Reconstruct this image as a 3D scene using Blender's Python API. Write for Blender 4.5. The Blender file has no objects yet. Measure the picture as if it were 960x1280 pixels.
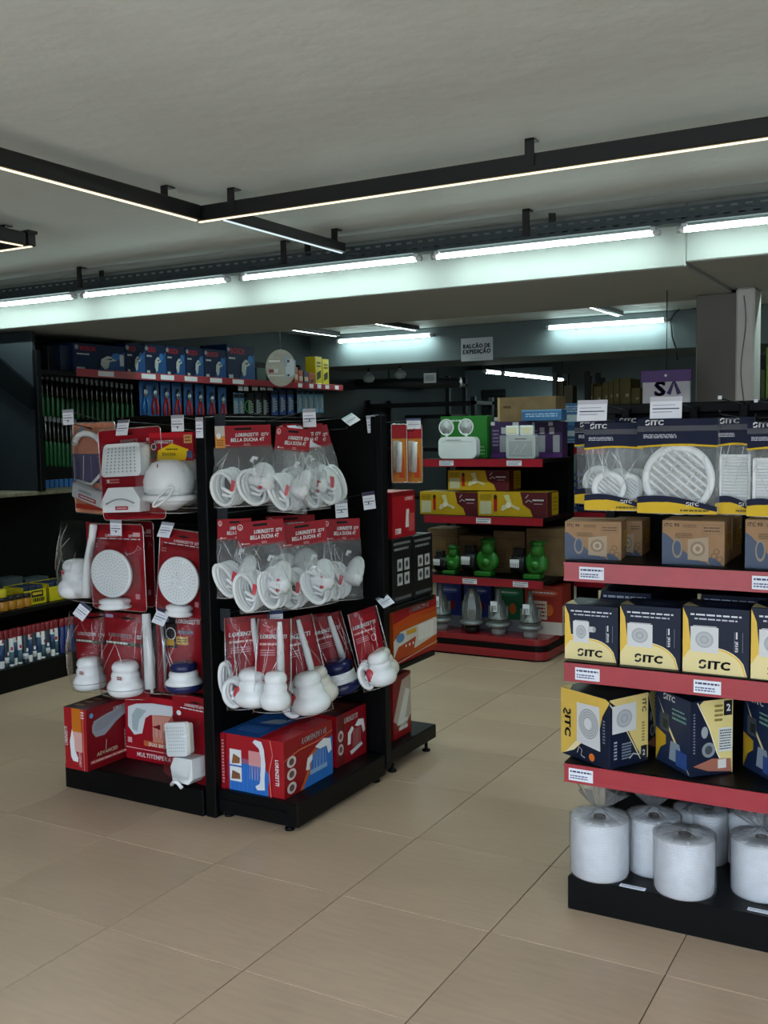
import bpy, bmesh, math, random
from mathutils import Vector, Matrix, noise
from mathutils.geometry import tessellate_polygon
random.seed(7)
PI = math.pi
scene = bpy.context.scene
COL = scene.collection

# ---------------------------------------------------------------- camera
FPX = 1271.1                       # focal length in pixels of the 960 x 1280 frame
YAW, PITCH, ROLL = -0.513914, 0.077083, -0.0154096
CAM = Vector((0.0, 0.0, 1.717))
_cy, _sy, _cp, _sp = math.cos(YAW), math.sin(YAW), math.cos(PITCH), math.sin(PITCH)
FWD = Vector((_sy*_cp, _cy*_cp, -_sp))
_r = Vector((_cy, -_sy, 0)); _u = _r.cross(FWD)
RIGHT = _r*math.cos(ROLL) + _u*math.sin(ROLL)
UP = -_r*math.sin(ROLL) + _u*math.cos(ROLL)
cd = bpy.data.cameras.new('camera'); cam = bpy.data.objects.new('camera', cd); COL.objects.link(cam)
cd.sensor_fit = 'VERTICAL'; cd.sensor_height = 36.0; cd.lens = FPX/1280*36.0
cd.clip_start = 0.05; cd.clip_end = 100
cam.matrix_world = Matrix(((RIGHT.x, UP.x, -FWD.x, CAM.x), (RIGHT.y, UP.y, -FWD.y, CAM.y), (RIGHT.z, UP.z, -FWD.z, CAM.z), (0, 0, 0, 1)))
scene.camera = cam

# ---------------------------------------------------------------- light
scene.view_settings.view_transform = 'Standard'
scene.view_settings.look = 'None'
scene.view_settings.gamma = 1.0
scene.view_settings.exposure = 0.2
scene.cycles.transparent_max_bounces = 24
scene.cycles.max_bounces = 8
world = bpy.data.worlds.new('overcast_sky'); scene.world = world
world.use_nodes = True
wn = world.node_tree.nodes; wl = world.node_tree.links
bg = wn.get('Background') or wn.new('ShaderNodeBackground')
bg.inputs['Color'].default_value = (0.80, 0.92, 1.06, 1)
bg.inputs['Strength'].default_value = 7.4
TUBE_E = 92.0

# ---------------------------------------------------------------- helpers
def ray(x, y): return FWD + RIGHT*((x-480)/FPX) - UP*((y-640)/FPX)
def atX(x, y, X): d = ray(x, y); return CAM + d*((X-CAM.x)/d.x)
def atY(x, y, Y): d = ray(x, y); return CAM + d*((Y-CAM.y)/d.y)
def atZ(x, y, Z): d = ray(x, y); return CAM + d*((Z-CAM.z)/d.z)
def mpp(p): return (p-CAM).dot(FWD)/FPX            # metres per pixel at a point

def lin(h):
    h = h.lstrip('#'); out = []
    for i in (0, 2, 4):
        c = int(h[i:i+2], 16)/255.0
        out.append(c/12.92 if c <= 0.04045 else ((c+0.055)/1.055)**2.4)
    return tuple(out)
MATS = {}
def mat(name, col, rough=0.5, metal=0.0, var=0.0, vscale=8.0, bump=0.0, bscale=60.0, coat=0.0, spec=0.5, emit=0.0, bdist=0.01):
    if name in MATS: return MATS[name]
    m = bpy.data.materials.new(name); m.use_nodes = True
    n = m.node_tree.nodes; l = m.node_tree.links; b = n['Principled BSDF']
    c = lin(col) if isinstance(col, str) else col
    b.inputs['Base Color'].default_value = (*c, 1); b.inputs['Roughness'].default_value = rough
    b.inputs['Metallic'].default_value = metal; b.inputs['Specular IOR Level'].default_value = spec
    if coat: b.inputs['Coat Weight'].default_value = coat; b.inputs['Coat Roughness'].default_value = 0.08
    if emit: b.inputs['Emission Color'].default_value = (*c, 1); b.inputs['Emission Strength'].default_value = emit
    if var or bump:
        tc = n.new('ShaderNodeTexCoord')
    if var:
        nz = n.new('ShaderNodeTexNoise'); nz.inputs['Scale'].default_value = vscale; nz.inputs['Detail'].default_value = 5
        l.new(tc.outputs['Object'], nz.inputs['Vector'])
        r = n.new('ShaderNodeValToRGB'); e = r.color_ramp.elements
        e[0].position = 0.3; e[1].position = 0.7
        e[0].color = (*[max(0, x*(1-var)) for x in c], 1); e[1].color = (*[min(1, x*(1+var)) for x in c], 1)
        l.new(nz.outputs['Fac'], r.inputs['Fac']); l.new(r.outputs['Color'], b.inputs['Base Color'])
    if bump:
        nb = n.new('ShaderNodeTexNoise'); nb.inputs['Scale'].default_value = bscale; nb.inputs['Detail'].default_value = 4
        l.new(tc.outputs['Object'], nb.inputs['Vector'])
        bp = n.new('ShaderNodeBump'); bp.inputs['Strength'].default_value = bump; bp.inputs['Distance'].default_value = bdist
        l.new(nb.outputs['Fac'], bp.inputs['Height']); l.new(bp.outputs['Normal'], b.inputs['Normal'])
    MATS[name] = m
    return m
def P(h):                                           # printed ink
    return mat('print_'+h.lstrip('#'), h, rough=0.42, spec=0.3)
def film(name, tint=(0.97, 0.98, 0.98), gloss=0.10, base=0.05, bump=0.5, bscale=35.0, milk=0.0):
    if name in MATS: return MATS[name]
    m = bpy.data.materials.new(name); m.use_nodes = True
    n = m.node_tree.nodes; l = m.node_tree.links; n.clear()
    o = n.new('ShaderNodeOutputMaterial'); mx = n.new('ShaderNodeMixShader')
    t = n.new('ShaderNodeBsdfTransparent'); t.inputs['Color'].default_value = (*tint, 1)
    g = n.new('ShaderNodeBsdfGlossy'); g.inputs['Roughness'].default_value = gloss; g.inputs['Color'].default_value = (1, 1, 1, 1)
    fr = n.new('ShaderNodeFresnel'); fr.inputs['IOR'].default_value = 1.45
    ad = n.new('ShaderNodeMath'); ad.operation = 'ADD'; ad.inputs[1].default_value = base; ad.use_clamp = True
    tc = n.new('ShaderNodeTexCoord'); nz = n.new('ShaderNodeTexNoise'); nz.inputs['Scale'].default_value = bscale; nz.inputs['Detail'].default_value = 3
    nz.inputs['Distortion'].default_value = 1.5
    bp = n.new('ShaderNodeBump'); bp.inputs['Strength'].default_value = bump; bp.inputs['Distance'].default_value = 0.01
    l.new(tc.outputs['Object'], nz.inputs['Vector']); sb = n.new('ShaderNodeMath'); sb.operation = 'SUBTRACT'; sb.inputs[1].default_value = .5; l.new(nz.outputs['Fac'], sb.inputs[0])
    ab = n.new('ShaderNodeMath'); ab.operation = 'ABSOLUTE'; l.new(sb.outputs[0], ab.inputs[0]); l.new(ab.outputs[0], bp.inputs['Height'])
    l.new(bp.outputs['Normal'], g.inputs['Normal']); l.new(bp.outputs['Normal'], fr.inputs['Normal'])
    sc = n.new('ShaderNodeMath'); sc.operation = 'MULTIPLY'; sc.inputs[1].default_value = 0.5; l.new(fr.outputs['Fac'], sc.inputs[0])
    l.new(sc.outputs[0], ad.inputs[0]); l.new(ad.outputs[0], mx.inputs['Fac'])
    src = t.outputs[0]
    if milk:
        df = n.new('ShaderNodeBsdfTranslucent'); df.inputs['Color'].default_value = (.9, .92, .94, 1); d2 = n.new('ShaderNodeBsdfDiffuse'); d2.inputs['Color'].default_value = (.9, .92, .94, 1)
        m0 = n.new('ShaderNodeMixShader'); m0.inputs['Fac'].default_value = .5; l.new(df.outputs[0], m0.inputs[1]); l.new(d2.outputs[0], m0.inputs[2])
        m1 = n.new('ShaderNodeMixShader'); m1.inputs['Fac'].default_value = milk; l.new(t.outputs[0], m1.inputs[1]); l.new(m0.outputs[0], m1.inputs[2]); src = m1.outputs[0]
    l.new(src, mx.inputs[1]); l.new(g.outputs[0], mx.inputs[2]); l.new(mx.outputs[0], o.inputs['Surface'])
    MATS[name] = m
    return m
def emis(name, col, s):
    if name in MATS: return MATS[name]
    m = bpy.data.materials.new(name); m.use_nodes = True
    n = m.node_tree.nodes; l = m.node_tree.links; n.clear()
    o = n.new('ShaderNodeOutputMaterial'); e = n.new('ShaderNodeEmission')
    e.inputs['Color'].default_value = (*col, 1); e.inputs['Strength'].default_value = s
    l.new(e.outputs[0], o.inputs['Surface']); MATS[name] = m
    return m

# glyph outlines for lettering, made once from the built-in font
GLY = {}
def _glyphs():
    chars = 'ABCDEFGHIJKLMNOPQRSTUVWXYZabcdefghijklmnopqrstuvwxyz0123456789ÇÃÁçã-.,:/+%'
    obs = []
    for ch in chars:
        c = bpy.data.curves.new('glyph', 'FONT'); c.body = ch; c.size = 1.0; c.resolution_u = 2; c.offset = 0.028
        o = bpy.data.objects.new('glyph', c); COL.objects.link(o); obs.append((ch, o, c))
    dg = bpy.context.evaluated_depsgraph_get(); dg.update()
    for ch, o, c in obs:
        me = bpy.data.meshes.new_from_object(o.evaluated_get(dg))
        vs = [(v.co.x, v.co.y) for v in me.vertices]; fs = [tuple(p.vertices) for p in me.polygons]
        x0 = min(v[0] for v in vs) if vs else 0; x1 = max(v[0] for v in vs) if vs else 0.3
        GLY[ch] = ([(a-x0, b) for a, b in vs], fs, x1-x0)
        bpy.data.meshes.remove(me)
    for ch, o, c in obs:
        bpy.data.objects.remove(o); bpy.data.curves.remove(c)
_glyphs()
CAP = max(v[1] for v in GLY['H'][0])

def T(x, y, z): return Matrix.Translation((x, y, z))
def RZ(a): return Matrix.Rotation(a, 4, 'Z')
def RX(a): return Matrix.Rotation(a, 4, 'X')
def RY(a): return Matrix.Rotation(a, 4, 'Y')
def frame(o, u, v):
    u = Vector(u).normalized(); v = Vector(v).normalized(); n = u.cross(v); o = Vector(o)
    return Matrix(((u.x, v.x, n.x, o.x), (u.y, v.y, n.y, o.y), (u.z, v.z, n.z, o.z), (0, 0, 0, 1)))

class MB:
    """collects shapes and links them as ONE mesh object"""
    def __init__(s): s.v = []; s.f = []; s.m = []; s.s = []; s.slots = []; s.T = Matrix()
    def add(s, vs, fs, m, smooth=False, M=None):
        X = s.T @ M if M is not None else s.T
        o = len(s.v)
        s.v.extend(X @ Vector(p) for p in vs)
        if m not in s.slots: s.slots.append(m)
        k = s.slots.index(m)
        for f in fs: s.f.append(tuple(o+i for i in f)); s.m.append(k); s.s.append(smooth)
        return s
    def box(s, c, d, m, b=0.0, M=None):
        x, y, z = d[0]/2, d[1]/2, d[2]/2
        b = min(b, x*.9, y*.9, z*.9)
        if b <= 0:
            vs = [(c[0]+i*x, c[1]+j*y, c[2]+k*z) for i in (-1, 1) for j in (-1, 1) for k in (-1, 1)]
            fs = [(0, 1, 3, 2), (4, 6, 7, 5), (0, 4, 5, 1), (2, 3, 7, 6), (0, 2, 6, 4), (1, 5, 7, 3)]
            return s.add(vs, fs, m, False, M)
        vs = []; ix = {}
        for i in (-1, 1):
            for j in (-1, 1):
                for k in (-1, 1):
                    for a in range(3):
                        e = [x-b, y-b, z-b]; e[a] += b
                        ix[(i, j, k, a)] = len(vs); vs.append((c[0]+i*e[0], c[1]+j*e[1], c[2]+k*e[2]))
        fs = []
        sg = (-1, 1)
        for a in range(3):
            p, q = (a+1) % 3, (a+2) % 3
            for t in sg:
                def key(sp, sq):
                    e = [0, 0, 0]; e[a] = t; e[p] = sp; e[q] = sq; return (*e, a)
                f = [ix[key(-1, -1)], ix[key(1, -1)], ix[key(1, 1)], ix[key(-1, 1)]]
                fs.append(tuple(f if t > 0 else f[::-1]))
        for a in range(3):
            p, q = (a+1) % 3, (a+2) % 3
            for sp in sg:
                for sq in sg:
                    def key(t, ax):
                        e = [0, 0, 0]; e[a] = t; e[p] = sp; e[q] = sq; return (*e, ax)
                    f = [ix[key(-1, p)], ix[key(1, p)], ix[key(1, q)], ix[key(-1, q)]]
                    fs.append(tuple(f if sp*sq < 0 else f[::-1]))
        for i in sg:
            for j in sg:
                for k in sg:
                    f = [ix[(i, j, k, 0)], ix[(i, j, k, 1)], ix[(i, j, k, 2)]]
                    fs.append(tuple(f if i*j*k > 0 else f[::-1]))
        return s.add(vs, fs, m, False, M)
    def bx(s, lo, hi, m, b=0.0, M=None):
        return s.box([(lo[i]+hi[i])/2 for i in range(3)], [hi[i]-lo[i] for i in range(3)], m, b, M)
    def lathe(s, pr, m, n=24, M=None, smooth=True, sx=1.0, sy=1.0):
        vs = []; fs = []
        for r, z in pr:
            for i in range(n):
                a = 2*PI*i/n; vs.append((r*math.cos(a)*sx, r*math.sin(a)*sy, z))
        for k in range(len(pr)-1):
            for i in range(n):
                j = (i+1) % n; fs.append((k*n+i, k*n+j, (k+1)*n+j, (k+1)*n+i))
        if pr[0][0] > 1e-5: fs.append(tuple(range(n))[::-1])
        if pr[-1][0] > 1e-5: fs.append(tuple((len(pr)-1)*n+i for i in range(n)))
        return s.add(vs, fs, m, smooth, M)
    def cyl(s, p, q, r, m, n=12, r2=None):
        p = Vector(p); q = Vector(q); d = q-p; h = d.length
        return s.lathe([(r, 0), (r if r2 is None else r2, h)], m, n, T(*p) @ d.to_track_quat('Z', 'Y').to_matrix().to_4x4())
    def tube(s, path, r, m, n=8, closed=False, M=None, flat=1.0):
        path = [Vector(p) for p in path]; N = len(path); vs = []; fs = []
        up = None
        for i, p in enumerate(path):
            a = path[i-1] if (i > 0 or closed) else p; b = path[(i+1) % N] if (i < N-1 or closed) else p
            t = (b-a).normalized()
            if up is None:
                up = Vector((0, 0, 1)) if abs(t.z) < 0.9 else Vector((1, 0, 0))
            sd = t.cross(up); sd = sd.normalized() if sd.length > 1e-6 else Vector((1, 0, 0)); up = sd.cross(t).normalized()
            rr = r[i] if isinstance(r, (list, tuple)) else r
            for k in range(n):
                an = 2*PI*k/n; vs.append(p + sd*(math.cos(an)*rr) + up*(math.sin(an)*rr*flat))
        for i in range(N if closed else N-1):
            j = (i+1) % N
            for k in range(n):
                l = (k+1) % n; fs.append((i*n+k, i*n+l, j*n+l, j*n+k))
        if not closed: fs.append(tuple(range(n))[::-1]); fs.append(tuple((N-1)*n+k for k in range(n)))
        return s.add(vs, fs, m, True, M)
    def prism(s, poly, h, m, M=None, smooth=False):
        N = len(poly); vs = [(p[0], p[1], 0) for p in poly] + [(p[0], p[1], h) for p in poly]
        fs = [(i, (i+1) % N, N+(i+1) % N, N+i) for i in range(N)]
        tr = tessellate_polygon([[Vector((p[0], p[1], 0)) for p in poly]])
        fs += [tuple(t)[::-1] for t in tr] + [tuple(N+i for i in t) for t in tr]
        return s.add(vs, fs, m, smooth, M)
    def sheet(s, poly, m, M=None, z=0.0):
        vs = [(p[0], p[1], z) for p in poly]
        if len(poly) <= 4: fs = [tuple(range(len(poly)))]
        else: fs = [tuple(t) for t in tessellate_polygon([[Vector((p[0], p[1], 0)) for p in poly]])]
        return s.add(vs, fs, m, False, M)
    def grid(s, fn, nu, nv, m, M=None, smooth=True):
        vs = [fn(i/nu, j/nv) for j in range(nv+1) for i in range(nu+1)]
        fs = [(j*(nu+1)+i, j*(nu+1)+i+1, (j+1)*(nu+1)+i+1, (j+1)*(nu+1)+i) for j in range(nv) for i in range(nu)]
        return s.add(vs, fs, m, smooth, M)
    def build(s, name, parent=None):
        me = bpy.data.meshes.new(name); me.from_pydata([tuple(p) for p in s.v], [], s.f)
        for m in s.slots: me.materials.append(m)
        me.polygons.foreach_set('material_index', s.m); me.polygons.foreach_set('use_smooth', s.s); me.update()
        bm = bmesh.new(); bm.from_mesh(me); bmesh.ops.recalc_face_normals(bm, faces=bm.faces[:]) if s.__dict__.get('fix') else None
        if s.__dict__.get('fix'): bm.to_mesh(me)
        bm.free()
        o = bpy.data.objects.new(name, me); COL.objects.link(o)
        if parent is not None: o.parent = parent
        return o

class Art:
    """flat print on a face: u right, v up, both 0..1"""
    def __init__(s, mb, F, W, H, lift=0.0004): s.mb = mb; s.F = F; s.W = W; s.H = H; s.k = 1; s.lift = lift
    def z(s): s.k += 1; return s.lift*(0.6+0.55*s.k)
    def poly(s, pts, c): s.mb.sheet([(x*s.W, y*s.H) for x, y in pts], P(c) if isinstance(c, str) else c, s.F, s.z()); return s
    def rect(s, x0, y0, x1, y1, c): return s.poly([(x0, y0), (x1, y0), (x1, y1), (x0, y1)], c)
    def ell(s, cx, cy, rx, ry, c, n=20): return s.poly([(cx+rx*math.cos(2*PI*i/n), cy+ry*math.sin(2*PI*i/n)) for i in range(n)], c)
    def circ(s, cx, cy, r, c, n=20): return s.ell(cx, cy, r/s.W, r/s.H, c, n)       # r in metres
    def line(s, pts, w, c):                                                         # w in metres
        m = P(c) if isinstance(c, str) else c; z = s.z(); q = [Vector((x*s.W, y*s.H)) for x, y in pts]; L = []; R = []
        for i, p in enumerate(q):
            t = (q[min(i+1, len(q)-1)]-q[max(i-1, 0)]); t = t.normalized() if t.length > 0 else Vector((1, 0)); nn = Vector((-t.y, t.x))*w/2
            L.append(p+nn); R.append(p-nn)
        vs = [(p.x, p.y, z) for p in L]+[(p.x, p.y, z) for p in R]; N = len(q)
        s.mb.add(vs, [(N+i, N+i+1, i+1, i) for i in range(N-1)], m, False, s.F); return s
    def text(s, t, x, y, h, c, ital=0.0, al='l', fit=None, vert=False, sx=1.0, bold=0.0):
        """h: cap height as a share of H; fit: largest width as a share of W; vert turns it upward"""
        m = P(c) if isinstance(c, str) else c; z = s.z(); k = (h*s.H)/CAP; pen = 0; out = []
        for ch in t:
            if ch not in GLY: pen += 0.32; continue
            vs, fs, w = GLY[ch]; out.append((pen, vs, fs)); pen += w+0.085
        wid = max(pen-0.085, 0.01)*k*sx
        room = (s.H if vert else s.W)
        q = sx*min(1.0, fit*room/wid) if fit else sx
        wid *= q/sx
        ox = {'l': 0, 'c': -wid/2, 'r': -wid}[al]
        X0, Y0 = x*s.W, y*s.H
        for pen, vs, fs, dx in [(p_, v_, f_, d_) for p_, v_, f_ in out for d_ in ((-bold, bold) if bold else (0.0,))]:
            pts = []
            for a, b in vs:
                px = ox+((a+pen)*q+b*ital+dx)*k; py = b*k
                pts.append((X0+py, Y0-px, z) if vert == 2 else ((X0-py, Y0+px, z) if vert else (X0+px, Y0+py, z)))
            s.mb.add(pts, fs, m, False, s.F)
        return s
    def fine(s, x0, y0, x1, y1, rows, c, w=0.5, seed=1):                             # rows of print too small to read
        rd = random.Random(seed); m = P(c) if isinstance(c, str) else c; z = s.z(); dy = (y1-y0)/rows
        for r in range(rows):
            x = x0; yb = y0+dy*(r+.25)
            while x < x1-0.01:
                ww = rd.uniform(.06, .2)*(x1-x0); e = min(x+ww, x1)
                s.mb.add([(x*s.W, yb*s.H, z), (e*s.W, yb*s.H, z), (e*s.W, (yb+dy*w)*s.H, z), (x*s.W, (yb+dy*w)*s.H, z)], [(0, 1, 2, 3)], m, False, s.F)
                x = e+0.03*(x1-x0)
        return s

def tag(o, label=None, cat=None, group=None, kind=None):
    if label: o['label'] = label
    if cat: o['category'] = cat
    if group: o['group'] = group
    if kind: o['kind'] = kind
    return o
def thing(name, label, cat, loc=(0, 0, 0), rz=0.0, group=None):
    o = bpy.data.objects.new(name, None); COL.objects.link(o); o.empty_display_size = 0.05
    o.location = loc; o.rotation_euler = (0, 0, rz)
    return tag(o, label, cat, group)
def kids(o): return [c for c in list(COL.objects) if c.parent == o]
def copy_tree(o, parent=None, tree=None):
    c = o.copy(); COL.objects.link(c)
    if parent is not None: c.parent = parent
    for ch in kids(o): copy_tree(ch, c)
    return c
def rrect(w, h, r, n=4, cx=0, cy=0):
    pts = []
    for k, (sx, sy) in enumerate(((1, 1), (-1, 1), (-1, -1), (1, -1))):
        for i in range(n+1):
            a = PI/2*k+PI/2*i/n; pts.append((cx+sx*(w/2-r)+r*math.cos(a), cy+sy*(h/2-r)+r*math.sin(a)))
    return pts

# common materials
BLACK = mat('black_powder_coat', '#040608', rough=0.42, spec=0.18, var=0.15, vscale=3, bump=0.05, bscale=300)
PANEL = mat('black_panel', '#030405', rough=0.6, spec=0.15, var=0.15, vscale=2)
REDSTRIP = mat('red_shelf_strip', '#a3202f', rough=0.3, var=0.12, vscale=6, coat=0.4)
WHITE = mat('white_plastic', '#e9edee', rough=0.2, var=0.03, vscale=10)
OFFW = mat('cream_plastic', '#cfccc0', rough=0.3)
GREYP = mat('grey_plastic', '#9aa0a2', rough=0.35)
LBL = mat('paper_label', '#e8ecf4', rough=0.6)
CLEARP = film('clear_holder', base=0.10, bump=0.1)
BAG = film('clear_bag', base=0.01, gloss=.07, bump=1.0, bscale=15)
BAGM = film('glare_hazed_bag', base=0.01, gloss=.07, bump=1.0, bscale=15, milk=.075)  # whitish share lightens the bags, standing in for glare on the film
BLI = film('clear_blister', base=0.0, gloss=.04, bump=0.25, bscale=14)
STEEL = mat('steel', '#a9adb0', rough=0.3, metal=1.0)
DSTEEL = mat('dark_steel', '#3a3d40', rough=0.4, metal=0.8)
KRAFT = mat('kraft_board', '#a58662', rough=0.75, var=0.1, vscale=14)
KRAFTD = mat('brown_cardboard', '#7d6444', rough=0.8, var=0.15, vscale=9)
NAVYP = mat('navy_plastic', '#1d2350', rough=0.25)
CARDRED = mat('red_card', '#94121f', rough=0.45, var=0.08, vscale=12, spec=.25)

ORD = 'first second third fourth fifth sixth seventh eighth ninth tenth eleventh twelfth thirteenth fourteenth fifteenth sixteenth seventeenth eighteenth nineteenth twentieth'.split()

# ================================================================ the room
CEIL = 2.79
TILE = 0.6
TX0, TY0 = 0.6*(-5.27391), 0.6*3.18543           # grid origin of the tile joints
GROUT = mat('grout', '#5d544a', rough=0.9)
def tile_mat():
    m = mat('porcelain_tile', '#b79f86', rough=0.34, var=0.06, vscale=2.2, spec=0.45)
    n = m.node_tree.nodes; l = m.node_tree.links; b = n['Principled BSDF']
    src = b.inputs['Base Color'].links[0].from_socket
    oi = n.new('ShaderNodeObjectInfo'); mr = n.new('ShaderNodeMapRange'); mr.inputs[3].default_value = 0.94; mr.inputs[4].default_value = 1.05
    l.new(oi.outputs['Random'], mr.inputs[0])
    tc = n.new('ShaderNodeTexCoord'); mp = n.new('ShaderNodeMapping'); mp.inputs['Scale'].default_value = (1.2, 9, 1)
    nz = n.new('ShaderNodeTexNoise'); nz.inputs['Scale'].default_value = 5; nz.inputs['Detail'].default_value = 6
    l.new(tc.outputs['Object'], mp.inputs[0]); l.new(mp.outputs[0], nz.inputs['Vector'])
    m2 = n.new('ShaderNodeMapRange'); m2.inputs[1].default_value = .35; m2.inputs[2].default_value = .65; m2.inputs[3].default_value = 0.95; m2.inputs[4].default_value = 1.04
    l.new(nz.outputs['Fac'], m2.inputs[0])
    mu = n.new('ShaderNodeMath'); mu.operation = 'MULTIPLY'; l.new(mr.outputs[0], mu.inputs[0]); l.new(m2.outputs[0], mu.inputs[1])
    vm = n.new('ShaderNodeVectorMath'); vm.operation = 'SCALE'; l.new(src, vm.inputs[0]); l.new(mu.outputs[0], vm.inputs['Scale'])
    l.new(vm.outputs[0], b.inputs['Base Color'])
    r2 = n.new('ShaderNodeMapRange'); r2.inputs[3].default_value = 0.30; r2.inputs[4].default_value = 0.46
    l.new(nz.outputs['Fac'], r2.inputs[0]); l.new(r2.outputs[0], b.inputs['Roughness'])
    return m
TILEM = tile_mat()
floor = MB().bx((-9, -1.8, -0.12), (3.8, 14.2, -0.0035), GROUT).build('floor'); tag(floor, 'beige porcelain tiled shop floor', None, None, 'structure')
tm = None
for b in range(-2, 17):
    for a in range(-5, 8):
        x = TX0+TILE*a; y = TY0+TILE*b
        if tm is None:
            o = MB().box((0, 0, -0.005), (TILE-0.004, TILE-0.004, 0.010), TILEM, 0.0012).build('tile', floor); tm = o.data
        else:
            o = bpy.data.objects.new('tile', tm); COL.objects.link(o); o.parent = floor
        o.location = (x+TILE/2, y+TILE/2, 0)
# plain floor outside the built tiles keeps the same level
for lo, hi in (((-9, -1.8, -.1), (TX0-5*TILE, 14.2, -.0005)), ((TX0+8*TILE, -1.8, -.1), (3.8, 14.2, -.0005)), ((TX0-5*TILE, -1.8, -.1), (TX0+8*TILE, TY0-2*TILE, -.0005)), ((TX0-5*TILE, TY0+17*TILE, -.1), (TX0+8*TILE, 14.2, -.0005))):
    MB().bx(lo, hi, TILEM).build('floor_field', floor)

CEILM = mat('painted_ceiling', '#cbd3d1', rough=0.62, var=0.05, vscale=1.2, bump=0.35, bscale=5, bdist=.03)
WALLT = mat('teal_grey_wall', '#5c686b', rough=0.7, var=0.08, vscale=2)
BEAMM = mat('painted_beam', '#8e938f', rough=0.7, var=0.04, vscale=1.5, bump=0.25, bscale=6)
COLM = mat('grey_column_paint', '#6a6864', rough=0.7, var=0.04)
DARKW = mat('dark_wall', '#2b3236', rough=0.7, var=0.1, vscale=2)
tag(MB().bx((-9, -1.8, CEIL), (3.8, 14.2, CEIL+.15), CEILM).build('ceiling'), 'grey painted plaster ceiling', None, None, 'structure')
tag(MB().bx((-6.5, -1.8, -.1), (-6.2, 14.2, CEIL), DARKW).build('wall_left'), 'dark wall behind the tool shelving', None, None, 'structure')
tag(MB().bx((3.6, 1.0, -.1), (3.8, 14.2, CEIL), WALLT).build('wall_right'), 'right wall', None, None, 'structure')
tag(MB().bx((-9, 14, -.1), (3.8, 14.2, CEIL), WALLT).build('wall_back'), 'teal grey back wall', None, None, 'structure')
tag(MB().bx((-6.5, -2.0, -.1), (-4.3, -1.8, CEIL), WALLT).build('wall_front'), 'unseen shop front piece behind the viewer, added to cut light from the left', None, None, 'structure')  # unseen piece, added to darken the floor at the left
# deep beam over the aisle, in two lengths whose undersides differ by two centimetres
t1 = MB(); t1.bx((-8, 4.9, 2.474), (-1.13, 6.2, CEIL-.002), BEAMM, .006)
tag(t1.build('trim_1'), 'deep white plastered beam lit by the tubes', None, None, 'structure')
t2 = MB(); t2.bx((-1.13, 4.905, 2.494), (3.6, 6.2, CEIL-.002), BEAMM, .006)
tag(t2.build('trim_2'), 'right length of the plastered beam', None, None, 'structure')
PAVE = mat('outdoor_paving', '#a09a92', rough=.8, var=.1, vscale=1)
tag(MB().bx((-24, -24, -.3), (24, -1.81, -.06), PAVE).build('ground_outside'), 'paving in front of the open shop front', None, None, 'structure')
tag(MB().bx((3.81, -1.80, -.3), (24, 14.2, -.06), PAVE).build('ground_side'), 'paving beside the open shop side', None, None, 'structure')
FACADE = mat('facade_render', '#85878a', rough=.8, var=.15, vscale=.4)
tag(MB().bx((-24, -11.5, -.2), (24, -11, 4.6), FACADE).build('wall_opposite'), 'unseen building front across the street, added to block low sky', None, None, 'structure')  # added out of view so less sky light reaches upright faces
tag(MB().bx((12, -11, -.2), (12.5, 14, 4.2), FACADE).build('wall_neighbour'), 'unseen neighbouring building front, added to block low sky', None, None, 'structure')  # added out of view, holds back low sky from the side
# small crown step where ceiling meets the beam
t3 = MB()
pts = [(-8+i*0.25, 4.80+0.012*math.sin(i*0.9)+0.01*math.sin(i*.37)) for i in range(53)]
vs = []; 
for x, y in pts: vs += [(x, y, CEIL-.001), (x, y+.01, CEIL-.022), (x, 4.9, CEIL-.024)]
t3.add(vs, [(3*i+k, 3*i+3+k, 3*i+4+k, 3*i+1+k) for i in range(52) for k in (0, 1)], BEAMM, True)
tag(t3.build('trim_3'), 'wavy plaster cove along the beam', None, None, 'structure')
B2Y = 9.4
b2 = atY(560, 451, B2Y).z
tag(MB().bx((-6.2, B2Y, b2), (3.6, B2Y+.9, CEIL-.002), WALLT, .005).build('trim_4'), 'second beam further back', None, None, 'structure')
# column under the beam, with a corner casing coloured paler for the light on it
c0 = atY(870, 420, 6.0); c1 = atY(921, 420, 6.0); c2 = atY(943, 420, 5.98)
tag(MB().bx((c0.x, 6.0, 0), (c1.x, 6.19, 2.474), COLM, .005).build('trim_5'), 'grey square column under the beam', None, None, 'structure')
cs = MB(); cs.bx((c1.x-.004, 5.98, 0), (c2.x, 6.19, 2.494), mat('lit_tone_casing', '#c6c9c5', rough=.6, var=.05), .01)
cs.tube([(c1.x+.04+.012*math.sin(i*.7), 5.977, 2.45-.06*i) for i in range(12)], .003, mat('crack_grey', '#77756f', rough=.8), 5)
tag(cs.build('trim_6'), 'casing along the column edge, coloured paler for the light on it', None, None, 'structure')

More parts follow.
